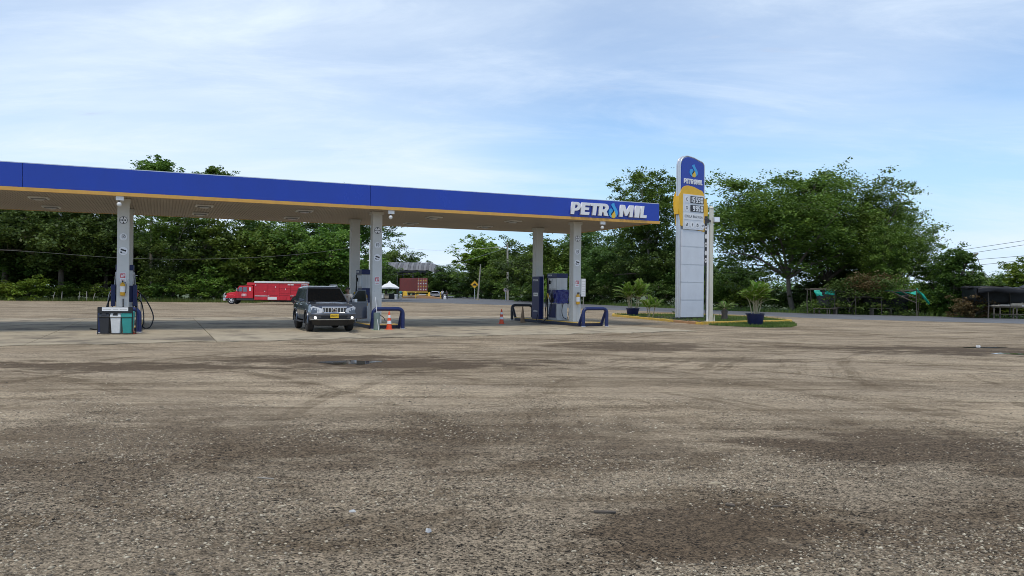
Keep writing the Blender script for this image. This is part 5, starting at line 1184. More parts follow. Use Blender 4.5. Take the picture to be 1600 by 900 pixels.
def tree(kind, px, Y, label, s=1.0, sz=None, rz=None, name='tree', cat='tree', group='trees around the yard', dy=0):
    p = GX(px, Y); t = thing(name, label, cat, (p.x, p.y, -.03), TR.uniform(0, 6.28) if rz is None else rz, group); t.scale = (s, s, sz or s)
    for nm, me in zip(('trunk', 'crown'), KIND[kind]):
        o = bpy.data.objects.new(nm if cat == 'tree' else ('stem' if nm == 'trunk' else 'foliage'), me); C.objects.link(o); o.parent = t
    return t
LG = 'trees behind the left half of the yard'; CG = 'trees behind the pumps'; RG = 'trees beyond the road'
# left belt
tree('dark_broad', 8, 100, 'dark broad tree at the left edge of the photo under the canopy', 1.12, 1.2, 0.4, group=LG)
tree('dark_broad', 95, 97, 'dark spreading tree left of the leftmost column', 1.05, 1.15, 2.2, group=LG)
tree('dark_broad', 165, 104, 'dark tree directly behind the leftmost column', .9, 1.1, 4.0, group=LG)
tree('dense', 30, 108, 'dark bushy tree filling the gap at the left edge', 1.25, 1.2, 1.1, group=LG)
tree('dense', 118, 107, 'dark bushy tree under the spreading one left of the leftmost column', 1.25, 1.15, 2.9, group=LG)
tree('dense', 212, 110, 'dark bushy tree right behind the leftmost column', 1.1, 1.0, 4.4, group=LG)
tree('tip', 236, 101, 'tall tree whose crown tip shows above the canopy, left of two', .98, 1.015, 1.0, group=LG)
tree('airy', 271, 96, 'pale forked trunk tree right of the leftmost column', .78, .84, 2.6, group=LG)
tree('tip', 340, 106, 'tall tree whose crown tip shows above the canopy, right of two', .98, .985, 5.0, group=LG)
tree('dense', 300, 98, 'dense dark tree between the pale trunk and the red truck', 1.05, 1.1, .3, group=LG)
tree('dense2', 372, 99, 'bright green bushy tree above the cab of the red truck', 1.05, 1.15, 1.9, group=LG)
tree('dense2', 438, 101, 'bushy tree above the box of the red truck', 1.1, 1.1, 3.3, group=LG)
tree('dense', 405, 108, 'dark tree filling the gap behind the two bushy trees above the truck', 1.3, 1.3, 5.1, group=LG)
tree('dense2', 502, 104, 'rounded green tree behind the SUV roof', 1.12, 1.12, .9, group=LG)
tree('dark_broad', 470, 118, 'taller dark tree behind the truck and the SUV', 1.0, 1.0, 5.7, group=LG)
tree('airy', 556, 112, 'airy tree behind the middle pair of columns', 1.0, 1.02, 2.0, group=LG)
tree('dense', 575, 152, 'dark tree behind the white tent', 1.0, .95, 2.9, group=LG)
# centre
tree('dense', 640, 195, 'dark far tree behind the metal roofed shed', 1.2, 1.2, .8, group=CG)
tree('dense2', 602, 190, 'far tree behind the left end of the metal roofed shed', 1.3, 1.3, .5, group=CG)
tree('dense', 684, 172, 'low dark far tree right of the red container', .95, .80, 1.7, group=CG)
tree('dense2', 712, 178, 'low far tree between container and yellow diamond sign', .85, .72, 2.4, group=CG)
tree('light', 752, 162, 'pale green leafy tree behind the yellow diamond sign', 1.42, 1.32, .2, group=CG)
tree('dense', 772, 160, 'dark tree between the yellow diamond sign and the round sign', 1.05, 1.15, 3.1, group=CG)
tree('dense2', 808, 150, 'green tree behind the utility pole', 1.1, 1.15, 4.4, group=CG)
tree('dense', 840, 126, 'dark tree behind the rear right column', 1.0, 1.02, 5.2, group=CG)
tree('dense2', 880, 112, 'tree behind the blue covered pump', 1.05, 1.05, 1.1, group=CG)
tree('dark_broad', 930, 110, 'dark spreading tree right of the front right column', .72, .80, 2.7, group=CG)
tree('dense', 965, 102, 'dark tree behind the left potted palm', .95, 1.05, .6, group=CG)
tree('airy', 1012, 92, 'tall airy tree rising left of the price sign', .88, 1.0, 3.8, group=CG)
tree('dark_broad', 1030, 93, 'dark spreading tree behind the price sign', .62, .74, 1.2, group=CG)
tree('dense', 1075, 90, 'dark tree between price sign and post', .72, .75, 4.9, group=CG)
# beyond the road on the right
tree('dense', 1128, 86, 'low dark tree right of the pale post', .66, .62, 2.2, group=RG)
tree('dense2', 1165, 90, 'low tree behind the large potted palm', .6, .52, 3.9, group=RG)
tree('open_right', 1240, 72, 'big open crowned tree with leaning trunk behind the large potted palm', 1.1, .98, .35, group=RG)
tree('broad', 1292, 76, 'big broad leafy tree in the middle of the right hand grove', .90, .95, 2.0, group=RG)
tree('broad2', 1362, 74, 'big leafy tree at the right of the right hand grove', .78, .90, 4.1, group=RG)
tree('broad2', 1404, 68, 'lower leafy tree above the green tarp', .50, .62, 1.0, group=RG)
tree('dense', 1335, 79, 'dark tree in the shade behind the stick stall', .75, .68, .7, group=RG)
tree('dense', 1290, 78, 'dark low tree behind the left end of the stick stall', .6, .45, 2.7, group=RG)
tree('vine', 1494, 60, 'narrow vine smothered tree left of the black roofed stall', .80, .82, 1.3, group=RG)
tree('vine', 1464, 66, 'thinner vine hung tree left of the vine smothered one', .72, .66, 3.3, group=RG)
tree('light', 1606, 80, 'pale small tree at the right edge of the photo', .58, .56, .8, group=RG)
tree('dense2', 1545, 105, 'rounded far tree above the black roofed stall', .72, .50, 2.8, group=RG)
tree('dense2', 1525, 84, 'bright far tree left above the black roofed stall', .52, .44, 1.8, group=RG)
# shrubs
SG = 'shrubs along the yard and the road'
for kind, px, Y, s, sz, lab in (
    ('shrub_light', 12, 91, 1.25, .95, 'lime green shrub at the left edge below the trees'), ('shrub_light', 50, 91, 1.5, 1.2, 'larger lime green shrub next to the left edge shrub'),
    ('shrub', 100, 93, 1.3, .9, 'shrub among the pale fence posts'), ('shrub', 150, 93, 1.4, .9, 'shrub just left of the leftmost column foot'), ('shrub', 222, 94, 1.2, 1.1, 'shrub just right of the leftmost column foot'),
    ('shrub_dark', 255, 94, 1.4, 1.0, 'dark shrub between two pale trunks'), ('shrub', 305, 93, 1.6, 1.3, 'shrub left of the red truck'), ('shrub', 335, 94, 1.7, 1.7, 'tall shrub at the nose of the red truck'),
    ('shrub_dark', 515, 100, 1.4, 1.1, 'dark shrub behind the SUV bonnet'), ('shrub_dark', 570, 108, 1.4, 1.0, 'dark shrub beside the middle column'),
    ('shrub_dark', 675, 176, 1.6, 1.3, 'dark shrub behind the red container'), ('shrub_dark', 728, 165, 1.9, 1.7, 'dark shrub left of the yellow diamond sign'), ('shrub_dark', 766, 152, 1.9, 1.8, 'dark shrub right of the leaning pole'),
    ('shrub', 806, 140, 1.9, 1.5, 'shrub at the foot of the utility pole'), ('shrub_light', 873, 104, 1.3, 1.95, 'pale shrub rising above the pump head'), ('shrub_dark', 825, 120, 1.4, 1.2, 'dark shrub left of the slim blue cabinet'),
    ('shrub_dark', 925, 103, 1.5, 1.2, 'dark shrub behind the right pipe guard'), ('shrub_dark', 955, 98, 1.3, 1.3, 'dark shrub between pipe guard and left potted palm'), ('shrub_dark', 1035, 87, 1.3, 1.3, 'dark shrub just left of the price sign'),
    ('shrub', 1098, 82, 1.2, 1.4, 'shrub seen between price sign and post'), ('shrub', 1125, 80, 1.1, 1.5, 'shrub behind the cycad'), ('shrub_light', 1158, 78, 1.1, 1.1, 'pale shrub behind the left of the large potted palm'),
    ('shrub', 1215, 75, 1.2, .9, 'shrub at the foot of the leaning trunk'), ('shrub_dark', 1245, 73, 1.1, .9, 'dark shrub left of the stick stall'), ('shrub_light', 1292, 65.5, .7, .7, 'pale shrub inside the stick stall'),
    ('shrub_dark', 1335, 66, 1.1, 1.0, 'dark shrub in the middle of the stick stall'), ('shrub', 1375, 65, .8, .7, 'shrub right of the middle of the stick stall'), ('shrub', 1430, 62.5, .9, .8, 'shrub below the green tarp'),
    ('shrub', 1458, 62, 1.0, .85, 'shrub right of the green tarp'), ('shrub_light', 1470, 65, 1.1, .9, 'pale shrub left of the vine smothered tree'), ('shrub_brown', 1522, 56.5, .9, .85, 'brownish shrub left of the black roofed stall'),
    ('shrub_brown', 1365, 66.5, 1.2, 1.35, 'brown withered shrub above the stick stall'), ('shrub_light', 1585, 60, 1.2, .8, 'pale shrub behind the black roofed stall'), ('shrub_light', 1555, 61, 1.1, .8, 'pale shrub seen through the black roofed stall table'), ('shrub', 1400, 64, 1.0, 1.6, 'leafy shrub leaning on the green tarp')):
    tree(kind, px, Y, lab, s, sz, None, 'shrub', 'shrub', SG)
# far woodland that closes the horizon
rs2 = np.random.RandomState(5); nW = 1500; ang = np.radians(-40 + 80 * rs2.rand(nW)); rad = 330 + 160 * rs2.rand(nW)
cx_ = np.stack([rad * np.sin(ang), rad * np.cos(ang), 1 + rs2.rand(nW) * (5 + 2.5 * np.sin(ang * 19) + 2 * np.sin(ang * 47))], -1)
ci = rs2.randint(0, nW, 45000); cent = cx_[ci] + rs2.randn(45000, 3) * np.array([2.2, 2.2, 1.2])
me = quads_mesh('distant_woodland', leaf_quads(cent, 1.3, rs2)); tag(obj('distant_woodland', me, 'leaf_dark'), 'far low wood along the horizon behind everything', 'wood', kind='stuff')

# ================================================================== BACKGROUND THINGS
# ---- weighbridge shed with arched metal roof
Ys = 170; A0 = GX(583, Ys); A1 = GX(690, Ys); wid = (A1 - A0).length
t = thing('open_shed', 'open shed with arched corrugated metal roof in the far centre', 'shed', (A0.x, A0.y, 0), 0)
zr, ze = 7.75, 5.9; Dp = 9.0
n_ = 26
for i in range(n_):      # roof sheets, each its own panel, arched from front eave to back eave; the right end bends down
    x0, x1 = wid * i / n_, wid * (i + 1) / n_ - .04; secs = []
    for x in (x0, x1):
        drop = 1.75 * max(0, (x / wid - .78) / .22) ** 2
        secs.append([(x, Dp * k / 8, ze - drop + (zr - ze) * math.sin(math.pi * k / 8) ** .8 + (.10 if i % 4 == 0 else 0)) for k in range(9)])
    MB().loft(secs).build('roof_sheet', 'rust_roof' if (i * 7) % 5 > 1 else 'roof_dark', t, smooth=40)
for x in (.6, 5.2, 8.6, 10.3):
    for y in (.3, Dp - .3): MB().box(x - .12, x + .12, y - .12, y + .12, 0, ze - .1).build('post', 'dark_metal', t)
MB().box(0, wid * .8, .2, .35, ze - .45, ze - .12).build('front_beam', 'dark_metal', t); MB().box(0, wid * .8, Dp - .35, Dp - .2, ze - .45, ze - .12).build('rear_beam', 'dark_metal', t)
for k in range(6): MB().tube([(1 + k * 2.0, .28, ze - .9), (2 + k * 2.0, .28, ze - .3)], .05, 5).build('truss_bar', 'dark_metal', t)
MB().box(.4, 10.4, .26, .34, ze - 1.0, ze - .9).build('tie_beam', 'dark_metal', t)
# ---- container trailer
c0 = GX(651.5, 160); t = thing('container_trailer', 'maroon shipping container on a yellow trailer under the far shed', 'trailer', (c0.x, c0.y, 0), R(27))
CW, CL, z0, z1 = 2.3, 11.0, 1.35, 4.1
MB().box(0, CW, 0, CL, z0, z1).build('container_shell', 'container_red', t, bevel=.03)
for k in range(28): MB().box(-.03, -.001, .2 + k * .385, .4 + k * .385, z0 + .12, z1 - .12).build('side_rib', 'container_red', t)
mat('container_door', (0.34, 0.10, 0.08), 0.6, var=0.25, scale=2)
for dx in (.05, CW / 2 + .02):
    d_ = MB().box(dx, dx + CW / 2 - .07, -.04, -.002, z0 + .06, z1 - .06).build('container_door', 'container_door', t)
    for q in (.25, .8): MB().cyl((dx + q, -.08, z0 + .08), (dx + q, -.08, z1 - .08), .025, seg=6).build('lock_rod', 'alu', d_)
    for zq in range(4):
        for q in (.1, .62): MB().box(dx + q, dx + q + .28, -.055, -.041, z0 + .3 + zq * .6, z0 + .5 + zq * .6).build('marking', 'logo_yellow' if (zq % 2) else 'letter_white', d_)
MB().box(-.05, CW + .05, -.1, CL, 1.08, 1.33).build('trailer_frame', 'paint_yellow', t, bevel=.02); MB().box(-.05, CW + .05, -.12, .0, .55, .8).build('rear_bumper', 'logo_yellow', t); MB().box(.35, CW - .35, -.14, -.121, .58, .77).build('reflector_board', 'letter_white', t)
for y in (1.2, 2.5):
    for x, s in ((.12, -1), (CW - .12, 1)):
        w_ = MB().lathe([(.28, -.14), (.48, -.12), (.5, 0), (.48, .12), (.28, .14)], 16).build('wheel', 'rubber', t, smooth=40); w_.matrix_local = Matrix.Translation((x, y, .5)) @ Matrix.Rotation(R(90), 4, 'Y')
        MB().lathe([(.26, -.1), (.26, .1)], 12).build('rim', 'logo_yellow', w_)
# ---- low ramp walls, yellow blocks and posts
for px, Y, w_, h_, lab in ((633, 152, 1.0, 1.25, 'yellow concrete block left of the maroon container'), (670.5, 152, .55, 1.1, 'yellow concrete block right of the maroon container')):
    p = GX(px, Y); t = thing('concrete_block', lab, 'block', (p.x, p.y, 0), .1, 'yellow blocks at the far shed')
    MB().loft([[(-w_ / 2, -.4, 0), (w_ / 2, -.4, 0), (w_ / 2, .4, 0), (-w_ / 2, .4, 0)], [(-w_ * .36, -.3, h_), (w_ * .36, -.3, h_), (w_ * .36, .3, h_), (-w_ * .36, .3, h_)]], close=True).build('block_body', 'logo_yellow', t, bevel=.05); MB().box(-w_ * .2, w_ * .2, -.1, .1, h_ + .002, h_ + .16).build('lifting_lug', 'logo_yellow', t)
for px, lab in ((688.5, 'yellow post left of the far walkers'), (649.5, 'yellow post in front of the maroon container corner')):
    p = GX(px, 150); t = thing('marker_post', lab, 'post', (p.x, p.y, 0), 0, 'yellow posts at the far shed'); MB().lathe([(.13, 0), (.13, 1.15), (.06, 1.24)], 10).build('shaft', 'paint_yellow', t, smooth=50); MB().lathe([(.135, .8), (.138, .8), (.138, 1.0), (.135, 1.0)], 10, caps=False).build('band', 'black', t)
p = GX(628, 150); t = thing('loading_ramp', 'low orange earth ramp leading up to the far shed', 'ramp', (p.x, p.y, 0), 0)
MB().prism([(0, 0), (7.6, 0), (7.6, .12), (4.6, .5), (2.0, .6), (.3, .5)], 0, 4).build('ramp_body', 'orange_dirt', t); MB().box(.3, 3.0, -.05, -.002, .25, .4).build('edge_beam', 'concrete_pale', t)
# ---- parked white car, part hidden
p = GX(668.5, 158); t = thing('parked_car', 'silver car half hidden right of the maroon container', 'car', (p.x, p.y, 0), R(-6))
MB().prism([(0, .4), (0, .75), (.35, .9), (.8, 1.4), (2.0, 1.4), (2.6, .92), (3.6, .8), (3.7, .4)], 0, 1.6).build('body', 'car_silver', t, bevel=.08)
MB().prism([(.5, .92), (.88, 1.32), (1.95, 1.32), (2.4, .94)], -.01, 1.61).build('windows', 'glass_dark', t)
for x in (.7, 2.9):
    for y in (.02, 1.58): w_ = MB().lathe([(.2, -.1), (.3, -.09), (.3, .09), (.2, .1)], 14).build('wheel', 'rubber', t); w_.matrix_local = Matrix.Translation((x, y, .3)) @ Matrix.Rotation(R(90), 4, 'X')
# ---- vendor tent and wares
p = GX(608.5, 136); t = thing('vendor_tent', 'white peaked vendor tent beside the middle column in the distance', 'tent', (p.x, p.y, 0), R(12))
def tent_ring(s, z): return [(-s, -s, z), (0, -s, z + (.1 if s > .5 else 0)), (s, -s, z), (s, 0, z + (.1 if s > .5 else 0)), (s, s, z), (0, s, z + (.1 if s > .5 else 0)), (-s, s, z), (-s, 0, z + (.1 if s > .5 else 0))]
MB().loft([tent_ring(1.55, 1.75), tent_ring(1.6, 1.98), tent_ring(.9, 2.45), tent_ring(.35, 2.75), tent_ring(.06, 3.15)], close=True).build('canopy', 'tent_white', t, smooth=30)
for x in (-1.5, 1.5):
    for y in (-1.5, 1.5): MB().cyl((x, y, 0), (x, y, 1.9), .035, seg=6).build('pole', 'dark_metal', t)
for px, Y, w_, h_, mname, lab in ((602, 134.5, 1.2, .7, 'sack', 'brown crate table under the white tent'), (597, 134, .5, .9, 'letter_white', 'white cool box at the left under the tent'), (610, 137.5, 1.4, .9, 'dark_metal', 'dark counter in the shade of the tent')):
    q = GX(px, Y); b_ = thing('vendor_crate', lab, 'crate', (q.x, q.y, 0), .1, 'wares under the white tent'); MB().box(-w_ / 2, w_ / 2, -.3, .3, .12, h_).build('crate_box', mname, b_, bevel=.03); MB().box(-w_ / 2 - .04, w_ / 2 + .04, -.34, .34, h_ + .002, h_ + .07).build('crate_lid', mname, b_); MB().box(-w_ / 2 + .05, w_ / 2 - .05, -.25, .25, 0, .118).build('plinth', 'wood_grey', b_)
q = GX(619, 133.5); b_ = thing('white_bucket', 'white plastic bucket right of the tent', 'bucket', (q.x, q.y, 0), 0); MB().lathe([(.22, 0), (.29, .85), (.31, .88), (.26, .88), (.2, .1)], 14).build('tub', 'letter_white', b_, smooth=40); MB().lathe([(.315, .8), (.325, .8), (.325, .86)], 14, caps=False).build('rim', 'letter_white', b_)

# ---- road signs and poles
p = GX(741.5, 147); z = AT(741, 453, 147).z
t = thing('warning_sign', 'yellow diamond road sign with speed hump symbol', 'road sign', (p.x, p.y, 0), R(3))
MB().box(-.05, .05, -.03, .03, 0, 2.75).build('post', 'alu', t); s_ = .78
MB().prism([(0, 2.75 - .78), (.78, 2.75), (0, 2.75 + .78), (-.78, 2.75)], -.06, -.035).build('diamond_plate', 'bright_yellow', t)
mark('border', curve_mesh('border', [[(0, -.74), (.74, 0), (0, .74), (-.74, 0)], [(0, -.68), (-.68, 0), (0, .68), (.68, 0)]], .002), 'black', t, (0, -.064, 2.75))
mark('hump_symbol', curve_mesh('hump_symbol', [[(-.42, -.12)] + arc(0, -.12, .3, 180, 0, 10, .34) + [(.42, -.12), (.42, -.2), (-.42, -.2)]], .002), 'black', t, (0, -.064, 2.75))
p = GX(790, 128); t = thing('regulatory_sign', 'round white road sign with black bar symbol on a post', 'road sign', (p.x, p.y, 0), R(3))
MB().box(-.06, .06, -.03, .03, 0, 1.72).build('post', 'alu', t); hz = 1.72 + .02
b_ = obj('disc_plate', curve_mesh('disc_plate', [arc(0, 0, .35, 0, 360, 28)[:-1]], .012), 'letter_white', t); b_.matrix_local = Matrix.Translation((0, -.05, 1.78)) @ STAND
q = obj('symbol', curve_mesh('symbol', [rect(-.17, .17, -.04, .05), arc(0, .04, .08, 0, 180, 8)], .002), 'black', b_); q.location = (0, 0, .016)
q = obj('ring', curve_mesh('ring', [arc(0, 0, .33, 0, 360, 28)[:-1], arc(0, 0, .29, 360, 0, 28)[:-1]], .002), 'red_sign', b_); q.location = (0, 0, .015)
p = GX(793.6, 136); ht = AT(792, 379, 136).z
t = thing('utility_pole', 'tall concrete utility pole with crossarm behind the round sign', 'pole', (p.x, p.y, 0), 0)
MB().tube([(0, 0, 0), (-.15, 0, ht)], [.21, .14], 10).build('shaft', 'wood_post', t, smooth=60); MB().box(-.7, .42, -.05, .05, ht - .72, ht - .62).build('crossarm', 'wood_grey', t)
for x in (-.65, -.1, .36): MB().lathe([(.03, 0), (.05, .05), (.03, .12)], 8, center=(x, 0, ht - .62)).build('insulator', 'letter_white', t)
p = GX(746.6, 133); q = AT(751, 413, 133)
t = thing('leaning_pole', 'leaning pale pole right of the yellow diamond sign', 'pole', (p.x, p.y, 0), 0); MB().tube([(0, 0, 0), (q.x - p.x, 0, q.z)], [.15, .09], 10).build('shaft', 'wood_post', t, smooth=60); MB().box(-.3, .3, -.1, .1, 0, .2).build('footing', 'concrete_pale', t)
p = GX(581, 80); 
t = thing('thin_white_pole', 'thin white pole beside the middle column', 'pole', (GX(576.5, 92).x, 92, 0), 0); MB().cyl((0, 0, 0), (0.05, 0, 7.2), .07, seg=8).build('shaft', 'letter_white', t); MB().box(-.2, .2, -.05, .05, 5.0, 5.1).build('bracket', 'letter_white', t)
p = GX(911.5, 96); t = thing('notice_board', 'narrow white notice board on a post right of the front right column', 'notice board', (p.x, p.y, 0), R(4))
MB().box(-.05, .05, -.03, .03, 0, 1.2).build('post', 'wood_post', t); b_ = MB().box(-.26, .26, -.06, .0, 1.02, 3.2).build('board', 'letter_white', t, bevel=.01)
for k in range(6): MB().box(-.2, .2, -.066, -.061, 1.3 + k * .3, 1.38 + k * .3).build('text_line', 'column_grey', b_)

# ---- overhead wires
def wire(pts, label, r=.02, m='dark_metal', grp='overhead wires'):
    o = MB().tube(smooth_path(pts, 6), r, 5, caps=True).build('overhead_wire', m, None, smooth=80); tag(o, label, 'wire', grp)
wire([AT(-60, 387, 78), AT(60, 394, 79), AT(180, 402.5, 80), AT(280, 405, 81), AT(380, 403, 82), AT(470, 397, 84), AT(545, 388, 86), AT(580, 383, 87)], 'single pale cable sagging across the left trees', 0.013, 'cable')
for pts, lab in (([AT(1503, 390.5, 66), AT(1560, 382, 60), AT(1640, 370, 54)], 'topmost wire at the right edge'), ([AT(1507, 397, 66), AT(1560, 389, 60), AT(1640, 376, 54)], 'second wire from the top at the right edge'),
                 ([AT(1505, 407, 66), AT(1560, 403, 60), AT(1640, 396, 54)], 'third wire from the top at the right edge'), ([AT(1505, 416, 66), AT(1560, 411, 60), AT(1640, 402, 54)], 'lowest wire at the right edge')): wire(pts, lab, .016)
wire([AT(612, 384, 140), AT(680, 391, 138), AT(792, 386, 136)], 'upper wire running to the utility pole in the gap', .02, 'alu'); wire([AT(690, 417, 160), AT(735, 405, 145), AT(793, 387, 136)], 'lower wire running to the utility pole above the shed', .02, 'alu')
wire([AT(1108, 421, 84), AT(1150, 420, 84), AT(1200, 419, 84)], 'upper wire in the sky gap right of the post', .016); wire([AT(1108, 427, 84), AT(1150, 425.5, 84), AT(1200, 424.5, 84)], 'lower wire in the sky gap right of the post', .016)

# ---- fence posts and rails on the left
for i, (px, h_, ln, lab) in enumerate(((56, .7, .05, 'stubby pale fence post below the lime shrub'), (83, 1.05, .22, 'leaning pale fence post, leftmost of the tall five'), (96.5, 1.1, .05, 'second tall pale fence post from the left'), (123.5, 1.1, .1, 'third tall pale fence post from the left'), (135.5, 1.15, .0, 'fourth tall pale fence post from the left'), (146, .95, .2, 'fifth tall pale fence post, nearest the leftmost column'), (172, .8, .0, 'yellowish fence post right beside the leftmost column'))):
    p = GX(px, 89.5); t = thing('fence_post', lab, 'post', (p.x, p.y, -.02), 0, 'rough fence posts behind the yard'); MB().tube([(0, 0, 0), (ln * .3, 0, h_ * .5), (ln, 0, h_)], [.06, .05, .04], 7).build('shaft', 'wood_post', t, smooth=60); MB().tube([(ln * .6, -.05, h_ * .7), (ln * .6, .05, h_ * .7)], .012, 5).build('wire_staple', 'dark_metal', t)

# ---- stick stall with green tarp scraps
def stick(m_, a, b_, r=.045, bend=.06):
    a, b_ = Vector(a), Vector(b_); c = (a + b_) / 2 + Vector((SR.uniform(-bend, bend), 0, SR.uniform(-bend, bend))); m_.tube(smooth_path([a, c, b_], 3), [r, r * .95, r * .95, r * .9, r * .85, r * .8, r * .75], 6)
SR = random.Random(9)
o0 = GX(1262, 63.5); o1 = GX(1436, 59.5); d = (o1 - o0); stl = thing('stick_stall', 'long roadside stall of rough sticks with scraps of green tarp', 'stall', (o0.x, o0.y, 0), math.atan2(d.y, d.x)); Ls = d.length
for x in (0.0, 2.1, Ls * .45, Ls * .68, Ls * .985):
    for y in (0, 1.8): m_ = MB(); stick(m_, (x, y, 0), (x + SR.uniform(-.1, .1), y, 2.05 + SR.uniform(-.12, .1))); m_.build('post', 'wood_grey' if y == 0 else 'stick_dark', stl, smooth=60)
for a, b_ in (((-.2, 0, 2.0), (2.3, 0, 1.95)), ((2.0, 0, 1.98), (4.6, 0, 1.55)), ((2.2, .1, 1.9), (4.0, 0, 1.3)), ((3.0, 0, 1.35), (Ls * .7, 0, 1.35)), ((Ls * .6, 0, 1.9), (Ls + .1, 0, 2.02)), ((-.1, 1.8, 2.05), (Ls, 1.8, 2.0)), ((3.1, 0, .2), (3.6, 0, 1.35)), ((2.4, 0, 1.9), (3.2, 0, .9)), ((Ls * .75, 0, 1.9), (Ls * .98, 0, 1.0)), ((2.3, 0, 1.3), (4.4, .8, 2.1)), ((Ls * .84, .0, 1.95), (Ls * .98, 0, 1.35))):
    m_ = MB(); stick(m_, a, b_, .05, .1); m_.build('beam', 'stick_dark', stl, smooth=60)
def tarp(nu, nv, f, name, m, parent, amp=.06, seed=1):
    r_ = random.Random(seed); secs = []
    for i in range(nu + 1):
        row = []
        for j in range(nv + 1):
            p = Vector(f(i / nu, j / nv)); p += Vector((r_.uniform(-amp, amp), r_.uniform(-amp, amp), r_.uniform(-amp, amp) + amp * .8 * math.sin(i * 1.3) * math.sin(j * 1.7))); row.append(p)
        secs.append(row)
    o = MB().loft(secs).build(name, m, parent, smooth=50); sm = o.modifiers.new('solid', 'SOLIDIFY'); sm.thickness = .012; return o
tarp(8, 6, lambda u_, v_: (Ls * .70 + u_ * (Ls * .28), .05 + v_ * 1.7, 1.98 - .55 * (1 - u_) * v_ + (-.15) * math.sin(u_ * 3.1) - .75 * max(0, u_ - .55) * (1 - v_)), 'green_tarp', 'tarp_green', stl, .05, 2)
tarp(6, 6, lambda u_, v_: (Ls * .98 + u_ * .85, .0 + v_ * .9 - .1, 2.15 - u_ * 1.05 - .2 * math.sin(v_ * 3)), 'hanging_tarp', 'tarp_green', stl, .05, 3)
tarp(4, 5, lambda u_, v_: (1.35 + u_ * .7, .02, 2.0 - v_ * .42), 'tarp_scrap', 'tarp_green', stl, .05, 4)
tarp(4, 5, lambda u_, v_: (.35 + u_ * .5 + v_ * .3, .3, 1.95 - v_ * .5), 'tarp_scrap', 'tarp_green', stl, .05, 5)
def brush(n_, x0, x1, z0, z1, mname, seed):
    rb = np.random.RandomState(seed); c = np.stack([x0 + (x1 - x0) * rb.rand(26), -.2 + 2.2 * rb.rand(26), z0 + (z1 - z0) * rb.rand(26) ** 1.3], -1)
    pts = c[rb.randint(0, 26, n_)] + rb.randn(n_, 3) * np.array([.38, .3, .17]); o = obj('brush_cover', quads_mesh('brush_cover', leaf_quads(pts, .17, rb)), mname, stl)
brush(5200, Ls * .22, Ls * .78, 1.55, 2.7, 'leaf_dark', 1); brush(2600, Ls * .42, Ls * .76, 2.0, 3.1, 'leaf_brown', 2); brush(1800, Ls * .62, Ls * .8, 1.5, 2.2, 'leaf_mid', 3); brush(1500, -.3, Ls * .3, .15, 1.0, 'leaf_dark', 4); brush(2200, Ls * .3, Ls * .95, .05, .9, 'leaf_dark', 5)
tarp(6, 5, lambda u_, v_: (.4 + u_ * 2.8, 1.9, 1.9 - v_ * 1.6), 'back_netting', 'tarp_black', stl, .06, 6)
tarp(6, 5, lambda u_, v_: (4.0 + u_ * 3.2, 1.9, 1.6 - v_ * 1.3), 'back_netting', 'tarp_black', stl, .06, 7)
for x, w_, lab in ((1.15, .8, 'small plank bench at the left of the stick stall'), (1.9, .7, 'plank bench next to the second post of the stick stall'), (.65, .5, 'low pale stool left in the stick stall')):
    p = o0 + d.normalized() * x + Vector((0, -.15, 0)); b_ = thing('plank_bench', lab, 'bench', (p.x, p.y, 0), math.atan2(d.y, d.x), 'benches in the stick stall')
    MB().box(-w_ / 2, w_ / 2, -.16, .16, .42, .47).build('seat', 'wood_grey', b_)
    for sx in (-1, 1): MB().box(sx * w_ * .38 - .03, sx * w_ * .38 + .03, -.12, .12, 0, .418).build('leg', 'wood_grey', b_)
for x, m, lab in ((2.9, 'produce', 'heap of yellow green produce left of the stall middle'), (5.6, 'produce', 'heap of produce near the middle posts of the stick stall')):
    p = o0 + d.normalized() * x + Vector((0, .5, 0)); b_ = thing('produce_heap', lab, 'produce', (p.x, p.y, .55), 0, 'produce on the stick stall'); 
    for q in range(9): MB().ball((SR.uniform(-.6, .6), SR.uniform(-.2, .2), .12 + SR.uniform(0, .14)), .17, .14, .12, 8, 6).build('fruit', m, b_, smooth=80)
    MB().box(-.8, .8, -.35, .35, -.04, .0).build('shelf', 'wood_grey', b_); 
    for sx in (-1, 1): MB().box(sx * .7 - .03, sx * .7 + .03, -.3, .3, -.55, -.041).build('leg', 'wood_grey', b_)
# ---- black roofed stall at the right edge
q0 = GX(1524, 55.5); stb = thing('covered_stall', 'roadside stall with sagging black plastic roof and plank table at right edge', 'stall', (q0.x, q0.y, 0), R(-10))
for x in (.85, 3.3, 5.6):
    for y in (0, 2.6): m_ = MB(); stick(m_, (x, y, 0), (x - .04, y, 2.25), .05); m_.build('post', 'wood_grey', stb, smooth=60)
tarp(16, 8, lambda u_, v_: (-.05 + u_ * 6.2, -.45 + v_ * 3.6, 2.32 + .12 * math.sin(u_ * 9) - .16 * math.sin(u_ * 4 + 1) + -.02 * math.sin(math.pi * v_) - (.15 if u_ > .5 else 0) * math.sin(u_ * 12)), 'plastic_roof', 'tarp_black', stb, .05, 8)
tarp(16, 3, lambda u_, v_: (-.05 + u_ * 6.2, -.47, 2.3 - v_ * .38 + .12 * math.sin(u_ * 9) - .16 * math.sin(u_ * 4 + 1)), 'plastic_skirt', 'tarp_black', stb, .04, 9)
tarp(12, 6, lambda u_, v_: (.1 + u_ * 6.0, 2.75, 2.3 - v_ * 1.35), 'back_sheet', 'tarp_black', stb, .06, 10)
tarp(6, 5, lambda u_, v_: (.02 + .1 * u_, -.2 + u_ * 2.8, 2.25 - v_ * 1.0), 'side_sheet', 'tarp_black', stb, .06, 11)
for k in range(4): MB().box(1.0, 6.0, -.25 + k * .24, -.03 + k * .24, .80 + .004 * k, .84 + .004 * k).build('table_plank', 'wood_grey', stb)
